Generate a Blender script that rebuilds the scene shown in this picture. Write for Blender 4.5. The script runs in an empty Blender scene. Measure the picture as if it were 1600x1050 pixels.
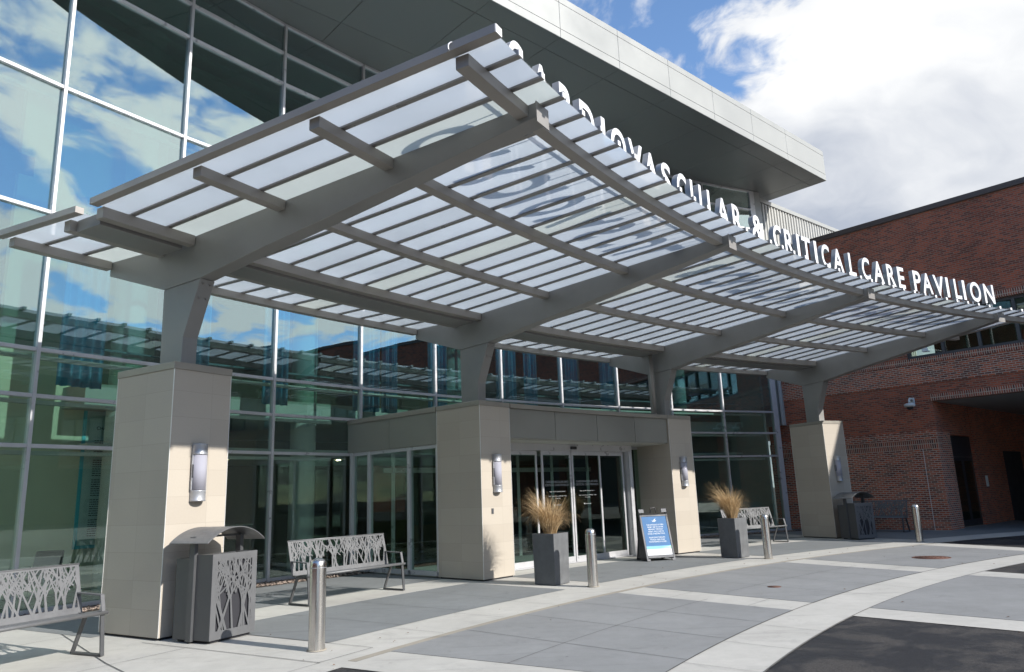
import bpy, math, random
from mathutils import Vector, Matrix
rnd = random.Random(11)
sc = bpy.context.scene
R_ = math.radians

# ------------------------------------------------------------------ camera
CH = 1.65
def camera():
    f, pitch, roll = 1143.8, R_(12.301), R_(-2.108)
    F = Vector((0, math.cos(pitch), math.sin(pitch)))
    X = Vector((1, 0, 0)); U = X.cross(F)
    R2 = X*math.cos(roll) + U*math.sin(roll); U2 = -X*math.sin(roll) + U*math.cos(roll)
    cd = bpy.data.cameras.new("camera"); co = bpy.data.objects.new("camera", cd)
    sc.collection.objects.link(co)
    cd.sensor_width = 36.0; cd.lens = f/1600.0*36.0
    cd.clip_start = 0.05; cd.clip_end = 5000
    m = Matrix.Identity(4)
    for i in range(3):
        m[i][0] = R2[i]; m[i][1] = U2[i]; m[i][2] = -F[i]
    m[2][3] = CH
    co.matrix_world = m
    sc.camera = co
camera()

# ------------------------------------------------------------------ sky and sun
SUN_AZ, SUN_EL = -31.5, 29.8          # degrees, measured from +x, and above the horizon
def world():
    w = bpy.data.worlds.new("World"); sc.world = w; w.use_nodes = True
    nt = w.node_tree; N = nt.nodes; L = nt.links; N.clear()
    def n(t, **k):
        x = N.new(t)
        for a, b in k.items(): setattr(x, a, b)
        return x
    def math_(op, a, b=None, c=None, clamp=False):
        x = n('ShaderNodeMath', operation=op); x.use_clamp = clamp
        for i, v in enumerate((a, b, c)):
            if v is None: continue
            if isinstance(v, (int, float)): x.inputs[i].default_value = v
            else: L.new(v, x.inputs[i])
        return x.outputs[0]
    out = n('ShaderNodeOutputWorld')
    sky = n('ShaderNodeTexSky'); sky.sky_type = 'NISHITA'; sky.sun_disc = False
    sky.sun_elevation = R_(SUN_EL); sky.sun_rotation = R_(90 - SUN_AZ)
    sky.air_density = 1.0; sky.dust_density = 0.0; sky.ozone_density = 2.0
    bg = n('ShaderNodeBackground'); tint = n('ShaderNodeVectorMath', operation='MULTIPLY'); L.new(sky.outputs[0], tint.inputs[0]); tint.inputs[1].default_value = (1.0, 1.10, 1.2)
    L.new(tint.outputs[0], bg.inputs[0]); bg.inputs[1].default_value = 0.135
    tc = n('ShaderNodeTexCoord')
    sep = n('ShaderNodeSeparateXYZ'); L.new(tc.outputs['Generated'], sep.inputs[0])
    zz = math_('MAXIMUM', sep.outputs[2], 0.0)
    den = math_('ADD', zz, 0.22)
    cx = math_('DIVIDE', sep.outputs[0], den); cy = math_('DIVIDE', sep.outputs[1], den)
    cmb = n('ShaderNodeCombineXYZ'); L.new(cx, cmb.inputs[0]); L.new(cy, cmb.inputs[1]); cmb.inputs[2].default_value = 1.3
    warp = n('ShaderNodeTexNoise'); L.new(cmb.outputs[0], warp.inputs['Vector'])
    warp.inputs['Scale'].default_value = 1.3; warp.inputs['Detail'].default_value = 4
    wv = n('ShaderNodeVectorMath', operation='MULTIPLY_ADD')
    L.new(warp.outputs['Color'], wv.inputs[0]); wv.inputs[1].default_value = (0.7, 0.7, 0.7); L.new(cmb.outputs[0], wv.inputs[2])
    n1 = n('ShaderNodeTexNoise'); L.new(wv.outputs[0], n1.inputs['Vector'])
    n1.inputs['Scale'].default_value = 2.7; n1.inputs['Detail'].default_value = 9; n1.inputs['Roughness'].default_value = 0.56
    n2 = n('ShaderNodeTexNoise'); L.new(wv.outputs[0], n2.inputs['Vector'])
    n2.inputs['Scale'].default_value = 1.6; n2.inputs['Detail'].default_value = 4
    # a gap of blue in one part of the sky, thick cloud low on the right
    def spot(d, lo, hi):
        v = Vector(d).normalized()
        dp = n('ShaderNodeVectorMath', operation='DOT_PRODUCT'); L.new(tc.outputs['Generated'], dp.inputs[0]); dp.inputs[1].default_value = v
        mr = n('ShaderNodeMapRange'); mr.interpolation_type = 'SMOOTHSTEP'; L.new(dp.outputs['Value'], mr.inputs[0])
        mr.inputs[1].default_value = lo; mr.inputs[2].default_value = hi
        return mr.outputs[0]
    gap = spot(GAP_DIR, 0.978, 0.9995)
    thick = spot(THICK_DIR, 0.86, 0.985)
    cov = math_('MULTIPLY_ADD', thick, 0.30, n1.outputs[0])
    cov = math_('MULTIPLY_ADD', gap, -0.30, cov)
    cov = math_('MULTIPLY_ADD', spot(MIRR_DIR, 0.70, 0.97), 0.055, cov)
    cov = math_('MULTIPLY_ADD', spot((-0.55, -0.78, 0.30), -0.2, 0.7), -0.14, cov)
    low = n('ShaderNodeMapRange'); L.new(zz, low.inputs[0]); low.inputs[1].default_value = 0.08; low.inputs[2].default_value = 0.30; low.inputs[3].default_value = 0.12; low.inputs[4].default_value = 0.0
    cov = math_('ADD', cov, low.outputs[0])
    mr = n('ShaderNodeMapRange'); mr.interpolation_type = 'SMOOTHSTEP'; L.new(cov, mr.inputs[0])
    mr.inputs[1].default_value = 0.45; mr.inputs[2].default_value = 0.54
    # shading inside the cloud
    cr = n('ShaderNodeValToRGB'); shade = math_('MULTIPLY_ADD', n1.outputs[0], 0.4, math_('MULTIPLY', n2.outputs[0], 0.6))
    shade = math_('MULTIPLY_ADD', spot((0.40, 0.86, 0.32), 0.90, 0.998), -0.09, shade)
    shade = math_('MULTIPLY_ADD', spot(MIRR_DIR, 0.6, 0.95), 0.12, shade)
    shade = math_('MULTIPLY_ADD', spot((0.60, 0.70, 0.40), 0.93, 0.998), 0.10, shade)
    L.new(shade, cr.inputs[0])
    cr.color_ramp.elements[0].position = 0.38; cr.color_ramp.elements[0].color = (0.47, 0.52, 0.62, 1)
    cr.color_ramp.elements[1].position = 0.57; cr.color_ramp.elements[1].color = (0.98, 0.99, 1.0, 1)
    bg2 = n('ShaderNodeBackground'); L.new(cr.outputs[0], bg2.inputs[0]); L.new(math_('MULTIPLY_ADD', spot(MIRR_DIR, 0.72, 0.97), 0.42, 0.68), bg2.inputs[1])
    mix = n('ShaderNodeMixShader'); L.new(mr.outputs[0], mix.inputs[0]); L.new(bg.outputs[0], mix.inputs[1]); L.new(bg2.outputs[0], mix.inputs[2])
    L.new(mix.outputs[0], out.inputs[0])
MIRR_DIR = (0.92, -0.1, 0.36); GAP_DIR = (0.27, 0.78, 0.565); THICK_DIR = (0.52, 0.75, 0.40)
world()
sl = bpy.data.lights.new("sun", 'SUN'); sl.energy = 5.0; sl.angle = R_(0.53); sl.color = (1.0, 0.955, 0.89)
so = bpy.data.objects.new("sun", sl); sc.collection.objects.link(so)
sd = Vector((math.cos(R_(SUN_EL))*math.cos(R_(SUN_AZ)), math.cos(R_(SUN_EL))*math.sin(R_(SUN_AZ)), math.sin(R_(SUN_EL))))
so.rotation_euler = sd.to_track_quat('Z', 'Y').to_euler(); so.location = sd*60
sc.view_settings.view_transform = 'Standard'; sc.view_settings.look = 'None'
sc.view_settings.gamma = 1; sc.view_settings.exposure = 0.62
sc.render.engine = 'CYCLES'
sc.cycles.max_bounces = 8; sc.cycles.transparent_max_bounces = 16; sc.cycles.glossy_bounces = 4
sc.cycles.diffuse_bounces = 4; sc.cycles.transmission_bounces = 6
sc.cycles.use_denoising = True
sc.cycles.sample_clamp_indirect = 6

# ------------------------------------------------------------------ helpers
O = (26.2167, -8.5231)                # centre that forecourt, canopy and facade curve about
RF = 40.6                             # radius of the glass facade
def pol(r, th, z=0.0):
    t = R_(th); return Vector((O[0] + r*math.cos(t), O[1] + r*math.sin(t), z))
def frame(r, th, z=0.0):              # x along the curve to the right, y outward to the building
    return pol(r, th, z), R_(th - 90)

class MB:
    def __init__(s): s.v = []; s.f = []; s.sm = []; s.uv = {}
    def quad(s, a, b, c, d): i = len(s.v); s.v += [Vector(a), Vector(b), Vector(c), Vector(d)]; s.f.append((i, i+1, i+2, i+3)); return s
    def hexa(s, p):                   # 8 points: bottom 0-3, top 4-7
        i = len(s.v); s.v += [Vector(q) for q in p]
        for f in ((0,3,2,1),(4,5,6,7),(0,1,5,4),(1,2,6,5),(2,3,7,6),(3,0,4,7)): s.f.append(tuple(i+k for k in f))
        return s
    def box(s, x0, x1, y0, y1, z0, z1, m=None):
        p = [(x0,y0,z0),(x1,y0,z0),(x1,y1,z0),(x0,y1,z0),(x0,y0,z1),(x1,y0,z1),(x1,y1,z1),(x0,y1,z1)]
        if m: p = [m @ Vector(q) for q in p]
        return s.hexa(p)
    def bar(s, a, b, w, t, up=(0,0,1)):   # w across, t along "up"
        a = Vector(a); b = Vector(b); d = (b-a).normalized(); u = Vector(up)
        x = d.cross(u)
        if x.length < 1e-4: x = d.cross(Vector((1,0,0)))
        x.normalize(); y = x.cross(d).normalized()
        x *= w/2; y *= t/2
        return s.hexa([a-x-y, a+x-y, b+x-y, b-x-y, a-x+y, a+x+y, b+x+y, b-x+y])
    def prism(s, pts, z0, z1):        # polygon in x,y
        n = len(pts); i = len(s.v)
        s.v += [Vector((p[0],p[1],z0)) for p in pts] + [Vector((p[0],p[1],z1)) for p in pts]
        s.f.append(tuple(i+k for k in range(n-1,-1,-1))); s.f.append(tuple(i+n+k for k in range(n)))
        for k in range(n): j = (k+1) % n; s.f.append((i+k, i+j, i+n+j, i+n+k))
        return s
    def profile(s, pts, a, b, fn):    # polygon of (u,v), extruded between a and b through fn(u,v,w)
        n = len(pts); i = len(s.v)
        s.v += [Vector(fn(p[0],p[1],a)) for p in pts] + [Vector(fn(p[0],p[1],b)) for p in pts]
        s.f.append(tuple(i+k for k in range(n-1,-1,-1))); s.f.append(tuple(i+n+k for k in range(n)))
        for k in range(n): j = (k+1) % n; s.f.append((i+k, i+j, i+n+j, i+n+k))
        return s
    def lathe(s, prof, c=(0,0), seg=32, smooth=True, a0=0, a1=360, m=None):
        i = len(s.v); full = abs(a1-a0-360) < 1e-6; ns = seg if full else seg+1
        for r, z in prof:
            for k in range(ns):
                a = R_(a0 + (a1-a0)*k/seg); p = Vector((c[0]+r*math.cos(a), c[1]+r*math.sin(a), z))
                s.v.append(m @ p if m else p)
        for j in range(len(prof)-1):
            for k in range(seg):
                k2 = (k+1) % ns
                s.f.append((i+j*ns+k, i+j*ns+k2, i+(j+1)*ns+k2, i+(j+1)*ns+k)); s.sm.append(len(s.f)-1)
        return s
    def tube(s, pts, r, seg=8, cap=True):
        pts = [Vector(p) for p in pts]; i = len(s.v); prev = None
        for k, p in enumerate(pts):
            d = (pts[min(k+1, len(pts)-1)] - pts[max(k-1, 0)]).normalized()
            if prev is None:
                x = d.cross(Vector((0,0,1)))
                if x.length < 1e-3: x = d.cross(Vector((1,0,0)))
            else: x = prev - d*prev.dot(d)
            x.normalize(); prev = x; y = d.cross(x)
            rr = r[k] if isinstance(r, (list, tuple)) else r
            for q in range(seg):
                a = 2*math.pi*q/seg; s.v.append(p + x*rr*math.cos(a) + y*rr*math.sin(a))
        for k in range(len(pts)-1):
            for q in range(seg):
                q2 = (q+1) % seg
                s.f.append((i+k*seg+q, i+k*seg+q2, i+(k+1)*seg+q2, i+(k+1)*seg+q)); s.sm.append(len(s.f)-1)
        if cap:
            s.f.append(tuple(i+q for q in range(seg-1,-1,-1))); s.f.append(tuple(i+(len(pts)-1)*seg+q for q in range(seg)))
        return s
    def mesh(s, name):
        me = bpy.data.meshes.new(name); me.from_pydata([tuple(v) for v in s.v], [], s.f)
        sm = set(s.sm)
        for k in sm: me.polygons[k].use_smooth = True
        me.update(); box_uv(me)
        return me
def box_uv(me):
    uv = me.uv_layers.new(name="UVMap")
    for p in me.polygons:
        n = p.normal
        if abs(n.z) > 0.8: ex, ey = Vector((1,0,0)), Vector((0,1,0))
        else:
            ex = Vector((-n.y, n.x, 0)).normalized(); ey = Vector((0,0,1))
        for li in p.loop_indices:
            co = me.vertices[me.loops[li].vertex_index].co
            uv.data[li].uv = (co.dot(ex), co.dot(ey))
def fix_normals(me):
    import bmesh
    bm = bmesh.new(); bm.from_mesh(me); bmesh.ops.recalc_face_normals(bm, faces=bm.faces); bm.to_mesh(me); bm.free()
def meta(o, label=None, cat=None, group=None, kind=None):
    if label: o["label"] = label
    if cat: o["category"] = cat
    if group: o["group"] = group
    if kind: o["kind"] = kind
    return o
def root(name, loc=(0,0,0), rz=0, label=None, cat=None, group=None):
    o = bpy.data.objects.new(name, None); sc.collection.objects.link(o); o.empty_display_size = 0.2
    o.location = loc; o.rotation_euler = (0,0,rz)
    return meta(o, label, cat, group)
def wm(o):
    m = Matrix.Translation(o.location) @ o.rotation_euler.to_matrix().to_4x4()
    return m
def part(name, mb, mat, parent=None, bevel=0, world=False, fix=True, seg=1):
    """one mesh object; world=True when its vertices are in world space though the parent is not"""
    me = mb if isinstance(mb, bpy.types.Mesh) else mb.mesh(name)
    if fix and not isinstance(mb, bpy.types.Mesh): fix_normals(me)
    if isinstance(mat, (list, tuple)):
        for q in mat: me.materials.append(q)
    elif mat: me.materials.append(mat)
    o = bpy.data.objects.new(name, me); sc.collection.objects.link(o)
    if parent:
        o.parent = parent
        if world:
            chain = Matrix.Identity(4); p = parent
            while p: chain = p.matrix_parent_inverse @ wm(p) if False else (Matrix(p["_w"]) if "_w" in p else wm(p)); p = None
            o.matrix_parent_inverse = chain.inverted()
    if bevel:
        b = o.modifiers.new("bevel", 'BEVEL'); b.width = bevel; b.segments = seg; b.limit_method = 'ANGLE'; b.angle_limit = R_(40)
    return o
def copy_tree(o, parent=None):
    c = o.copy(); sc.collection.objects.link(c)
    if parent is not None: c.parent = parent
    for ch in [x for x in sc.collection.objects if x.parent == o]: copy_tree(ch, c)
    return c
def text_mesh(body, size=1.0, depth=0.0, bold=0.0, align='LEFT', name="lettering", spacing=1.0, line=1.0):
    cu = bpy.data.curves.new(name, 'FONT'); cu.body = body; cu.size = size; cu.extrude = depth/2
    cu.offset = bold; cu.align_x = align; cu.space_character = spacing; cu.space_line = line; cu.resolution_u = 6
    o = bpy.data.objects.new(name, cu); sc.collection.objects.link(o)
    dg = bpy.context.evaluated_depsgraph_get(); dg.update()
    me = bpy.data.meshes.new_from_object(o.evaluated_get(dg)); me.name = name
    bpy.data.objects.remove(o); bpy.data.curves.remove(cu)
    me.materials.clear()
    return me
def xform(me, m): me.transform(m); me.update(); return me
def bounds(me):
    xs = [v.co.x for v in me.vertices]; ys = [v.co.y for v in me.vertices]
    return min(xs), max(xs), min(ys), max(ys)

# ------------------------------------------------------------------ materials
def new_mat(name):
    m = bpy.data.materials.new(name); m.use_nodes = True; nt = m.node_tree; nt.nodes.clear()
    out = nt.nodes.new('ShaderNodeOutputMaterial'); return m, nt, out
def nn(nt, t, inp=None, **k):
    x = nt.nodes.new(t)
    for a, b in k.items(): setattr(x, a, b)
    for a, b in (inp or {}).items():
        if hasattr(b, 'is_output') or isinstance(b, bpy.types.NodeSocket): nt.links.new(b, x.inputs[a])
        else: x.inputs[a].default_value = b
    return x
def rgba(c): return (c[0], c[1], c[2], 1)
def stock(name, col, rough=0.5, metal=0.0, var=0.08, scale=3.0, bump=0.0, bscale=60, spec=0.5, coord='Object', grime=0.0, rvar=0.1, stretch=None, coat=0.0):
    m, nt, out = new_mat(name)
    tc = nn(nt, 'ShaderNodeTexCoord'); vec = tc.outputs[coord]
    if stretch:
        mp = nn(nt, 'ShaderNodeMapping', {'Vector': vec, 'Scale': stretch}); vec = mp.outputs[0]
    n1 = nn(nt, 'ShaderNodeTexNoise', {'Vector': vec, 'Scale': scale, 'Detail': 6.0, 'Roughness': 0.6})
    ramp = nn(nt, 'ShaderNodeMapRange', {0: n1.outputs[0], 1: 0.3, 2: 0.7, 3: 1-var, 4: 1+var})
    mul = nn(nt, 'ShaderNodeVectorMath', {0: tuple(col), 3: ramp.outputs[0]}, operation='SCALE')
    c = mul.outputs[0]
    if grime:
        n2 = nn(nt, 'ShaderNodeTexNoise', {'Vector': vec, 'Scale': scale*0.35, 'Detail': 8.0, 'Roughness': 0.7})
        r2 = nn(nt, 'ShaderNodeMapRange', {0: n2.outputs[0], 1: 0.52, 2: 0.72, 3: 0.0, 4: grime})
        mx = nn(nt, 'ShaderNodeMixRGB', {0: r2.outputs[0], 1: c, 2: rgba([q*0.45 for q in col])}); c = mx.outputs[0]
    b = nn(nt, 'ShaderNodeBsdfPrincipled', {'Base Color': c, 'Metallic': metal, 'Coat Weight': coat})
    b.inputs['Specular IOR Level'].default_value = spec
    rr = nn(nt, 'ShaderNodeMapRange', {0: n1.outputs[0], 1: 0.3, 2: 0.7, 3: max(0.02, rough-rvar), 4: min(1, rough+rvar)})
    nt.links.new(rr.outputs[0], b.inputs['Roughness'])
    if bump:
        n3 = nn(nt, 'ShaderNodeTexNoise', {'Vector': vec, 'Scale': bscale, 'Detail': 4.0})
        bp = nn(nt, 'ShaderNodeBump', {'Height': n3.outputs[0], 'Strength': bump, 'Distance': 0.01})
        nt.links.new(bp.outputs[0], b.inputs['Normal'])
    nt.links.new(b.outputs[0], out.inputs[0]); return m

def concrete(name, col, stain=0.25, speck=0.05, broom=True):
    m, nt, out = new_mat(name)
    tc = nn(nt, 'ShaderNodeTexCoord'); v = tc.outputs['Object']
    a = nn(nt, 'ShaderNodeTexNoise', {'Vector': v, 'Scale': 0.55, 'Detail': 9.0, 'Roughness': 0.62})
    b_ = nn(nt, 'ShaderNodeTexNoise', {'Vector': v, 'Scale': 5.0, 'Detail': 8.0, 'Roughness': 0.7})
    s = nn(nt, 'ShaderNodeTexNoise', {'Vector': v, 'Scale': 160.0, 'Detail': 3.0})
    t = nn(nt, 'ShaderNodeTexNoise', {'Vector': v, 'Scale': 1.7, 'Detail': 10.0, 'Roughness': 0.75, 'Distortion': 1.2})
    m1 = nn(nt, 'ShaderNodeMapRange', {0: a.outputs[0], 1: 0.3, 2: 0.7, 3: 0.88, 4: 1.10})
    m2 = nn(nt, 'ShaderNodeMapRange', {0: b_.outputs[0], 1: 0.3, 2: 0.7, 3: 0.93, 4: 1.06})
    m3 = nn(nt, 'ShaderNodeMapRange', {0: s.outputs[0], 1: 0.3, 2: 0.7, 3: 1-speck, 4: 1+speck})
    m4 = nn(nt, 'ShaderNodeMapRange', {0: t.outputs[0], 1: 0.56, 2: 0.78, 3: 1.0, 4: 1-stain})
    p = nn(nt, 'ShaderNodeMath', {0: m1.outputs[0], 1: m2.outputs[0]}, operation='MULTIPLY')
    p2 = nn(nt, 'ShaderNodeMath', {0: p.outputs[0], 1: m3.outputs[0]}, operation='MULTIPLY')
    p3 = nn(nt, 'ShaderNodeMath', {0: p2.outputs[0], 1: m4.outputs[0]}, operation='MULTIPLY')
    vo = nn(nt, 'ShaderNodeTexVoronoi', {'Vector': v, 'Scale': 1.9})
    sp = nn(nt, 'ShaderNodeMapRange', {0: vo.outputs['Distance'], 1: 0.022, 2: 0.034, 3: 0.62, 4: 1.0})
    vo2 = nn(nt, 'ShaderNodeTexNoise', {'Vector': nn(nt, 'ShaderNodeMapping', {'Vector': v, 'Rotation': (0, 0, R_(22)), 'Scale': (0.25, 3.0, 1)}).outputs[0], 'Scale': 1.6, 'Detail': 5.0})
    ty = nn(nt, 'ShaderNodeMapRange', {0: vo2.outputs[0], 1: 0.60, 2: 0.72, 3: 1.0, 4: 0.86})
    p4 = nn(nt, 'ShaderNodeMath', {0: p3.outputs[0], 1: sp.outputs[0]}, operation='MULTIPLY')
    p3 = nn(nt, 'ShaderNodeMath', {0: p4.outputs[0], 1: ty.outputs[0]}, operation='MULTIPLY')
    c = nn(nt, 'ShaderNodeVectorMath', {0: tuple(col), 3: p3.outputs[0]}, operation='SCALE')
    b = nn(nt, 'ShaderNodeBsdfPrincipled', {'Base Color': c.outputs[0], 'Roughness': 0.82}); b.inputs['Specular IOR Level'].default_value = 0.35
    mp = nn(nt, 'ShaderNodeMapping', {'Vector': v, 'Scale': (1, 7, 1), 'Rotation': (0, 0, R_(40))})
    s2 = nn(nt, 'ShaderNodeTexNoise', {'Vector': mp.outputs[0], 'Scale': 40.0, 'Detail': 4.0})
    bp = nn(nt, 'ShaderNodeBump', {'Height': s2.outputs[0], 'Strength': 0.18, 'Distance': 0.006})
    nt.links.new(bp.outputs[0], b.inputs['Normal']); nt.links.new(b.outputs[0], out.inputs[0]); return m

def asphalt():
    m, nt, out = new_mat("asphalt")
    tc = nn(nt, 'ShaderNodeTexCoord'); v = tc.outputs['Object']
    a = nn(nt, 'ShaderNodeTexNoise', {'Vector': v, 'Scale': 1.1, 'Detail': 9.0, 'Roughness': 0.68, 'Distortion': 0.5})
    s = nn(nt, 'ShaderNodeTexVoronoi', {'Vector': v, 'Scale': 130.0})
    f = nn(nt, 'ShaderNodeTexNoise', {'Vector': v, 'Scale': 55.0, 'Detail': 6.0, 'Roughness': 0.75})
    cr = nn(nt, 'ShaderNodeValToRGB', {0: a.outputs[0]})
    cr.color_ramp.elements[0].position = 0.47; cr.color_ramp.elements[0].color = (0.0065, 0.007, 0.010, 1)
    cr.color_ramp.elements[1].position = 0.56; cr.color_ramp.elements[1].color = (0.032, 0.029, 0.028, 1)
    mr = nn(nt, 'ShaderNodeMapRange', {0: f.outputs[0], 1: 0.38, 2: 0.70, 3: 0.2, 4: 2.4})
    c = nn(nt, 'ShaderNodeVectorMath', {0: cr.outputs[0], 3: mr.outputs[0]}, operation='SCALE')
    ro = nn(nt, 'ShaderNodeMapRange', {0: a.outputs[0], 1: 0.4, 2: 0.6, 3: 0.62, 4: 0.9})
    b = nn(nt, 'ShaderNodeBsdfPrincipled', {'Base Color': c.outputs[0], 'Roughness': ro.outputs[0]})
    bp = nn(nt, 'ShaderNodeBump', {'Height': s.outputs['Distance'], 'Strength': 0.5, 'Distance': 0.006})
    nt.links.new(bp.outputs[0], b.inputs['Normal']); nt.links.new(b.outputs[0], out.inputs[0]); return m

def brick(name, c1, c2, mortar, w=0.203, h=0.0677, ms=0.024, speck=0.12, rot=False, offset=0.5, rough=0.85, bump=0.6, bias=0.0, dark=None):
    m, nt, out = new_mat(name)
    tc = nn(nt, 'ShaderNodeTexCoord'); v = tc.outputs['UV']
    if rot:
        mp = nn(nt, 'ShaderNodeMapping', {'Vector': v, 'Rotation': (0, 0, R_(90))}); v = mp.outputs[0]
    bt = nn(nt, 'ShaderNodeTexBrick', {'Vector': v, 'Color1': rgba(c1), 'Color2': rgba(c2), 'Mortar': rgba(mortar), 'Scale': 1.0,
        'Mortar Size': ms/2, 'Mortar Smooth': 0.1, 'Bias': bias, 'Brick Width': w, 'Row Height': h})
    bt.offset = offset; bt.offset_frequency = 2; bt.squash = 1
    a = nn(nt, 'ShaderNodeTexNoise', {'Vector': tc.outputs['UV'], 'Scale': 0.7, 'Detail': 6.0})
    g = nn(nt, 'ShaderNodeTexNoise', {'Vector': tc.outputs['UV'], 'Scale': 45.0, 'Detail': 4.0})
    m1 = nn(nt, 'ShaderNodeMapRange', {0: a.outputs[0], 1: 0.3, 2: 0.7, 3: 1-speck*1.4, 4: 1+speck*1.4})
    m2 = nn(nt, 'ShaderNodeMapRange', {0: g.outputs[0], 1: 0.3, 2: 0.7, 3: 1-speck, 4: 1+speck})
    p = nn(nt, 'ShaderNodeMath', {0: m1.outputs[0], 1: m2.outputs[0]}, operation='MULTIPLY')
    c = nn(nt, 'ShaderNodeVectorMath', {0: bt.outputs[0], 3: p.outputs[0]}, operation='SCALE')
    b = nn(nt, 'ShaderNodeBsdfPrincipled', {'Base Color': c.outputs[0], 'Roughness': rough})
    inv = nn(nt, 'ShaderNodeMath', {0: 1.0, 1: bt.outputs['Fac']}, operation='SUBTRACT')
    bp = nn(nt, 'ShaderNodeBump', {'Height': inv.outputs[0], 'Strength': bump, 'Distance': 0.006})
    nt.links.new(bp.outputs[0], b.inputs['Normal']); nt.links.new(b.outputs[0], out.inputs[0]); return m

def glass(name, tint, refl, base, gain, wob=0.0):
    m, nt, out = new_mat(name)
    tc = nn(nt, 'ShaderNodeTexCoord')
    tr = nn(nt, 'ShaderNodeBsdfTransparent', {'Color': rgba(tint)})
    gl = nn(nt, 'ShaderNodeBsdfGlossy', {'Color': rgba(refl), 'Roughness': 0.0})
    lw = nn(nt, 'ShaderNodeLayerWeight', {'Blend': 0.5})
    pw = nn(nt, 'ShaderNodeMath', {0: lw.outputs['Facing'], 1: 3.2}, operation='POWER')
    fc = nn(nt, 'ShaderNodeMath', {0: pw.outputs[0], 1: gain, 2: base}, operation='MULTIPLY_ADD'); fc.use_clamp = True
    if wob:
        no = nn(nt, 'ShaderNodeTexNoise', {'Vector': tc.outputs['Object'], 'Scale': 0.9, 'Detail': 1.0})
        bp = nn(nt, 'ShaderNodeBump', {'Height': no.outputs[0], 'Strength': 1.0, 'Distance': wob})
        nt.links.new(bp.outputs[0], gl.inputs['Normal'])
    mx = nn(nt, 'ShaderNodeMixShader', {0: fc.outputs[0], 1: tr.outputs[0], 2: gl.outputs[0]})
    nt.links.new(mx.outputs[0], out.inputs[0]); return m

def frosted(name, col, tl, gloss=1.0):
    m, nt, out = new_mat(name)
    tc = nn(nt, 'ShaderNodeTexCoord')
    no = nn(nt, 'ShaderNodeTexNoise', {'Vector': tc.outputs['Object'], 'Scale': 1.1, 'Detail': 5.0})
    mr0 = nn(nt, 'ShaderNodeMapRange', {0: no.outputs[0], 1: 0.3, 2: 0.7, 3: 0.92, 4: 1.04})
    oi = nn(nt, 'ShaderNodeObjectInfo'); mr1 = nn(nt, 'ShaderNodeMapRange', {0: oi.outputs['Random'], 1: 0.0, 2: 1.0, 3: 0.93, 4: 1.05})
    mr = nn(nt, 'ShaderNodeMath', {0: mr0.outputs[0], 1: mr1.outputs[0]}, operation='MULTIPLY')
    c = nn(nt, 'ShaderNodeVectorMath', {0: tuple(col), 3: mr.outputs[0]}, operation='SCALE')
    t = nn(nt, 'ShaderNodeBsdfTranslucent', {'Color': c.outputs[0]})
    d = nn(nt, 'ShaderNodeBsdfDiffuse', {'Color': rgba([q*0.75 for q in col])})
    mx = nn(nt, 'ShaderNodeMixShader', {0: tl, 1: d.outputs[0], 2: t.outputs[0]})
    g = nn(nt, 'ShaderNodeBsdfGlossy', {'Color': (1, 1, 1, 1), 'Roughness': 0.03})
    fr = nn(nt, 'ShaderNodeFresnel', {'IOR': 1.5})
    fm = nn(nt, 'ShaderNodeMath', {0: fr.outputs[0], 1: gloss}, operation='MULTIPLY'); fm.use_clamp = True
    m2 = nn(nt, 'ShaderNodeMixShader', {0: fm.outputs[0], 1: mx.outputs[0], 2: g.outputs[0]})
    nt.links.new(m2.outputs[0], out.inputs[0]); return m
def lit(name, col, s):
    m, nt, out = new_mat(name); e = nn(nt, 'ShaderNodeEmission', {'Color': rgba(col), 'Strength': s}); nt.links.new(e.outputs[0], out.inputs[0]); return m

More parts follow.
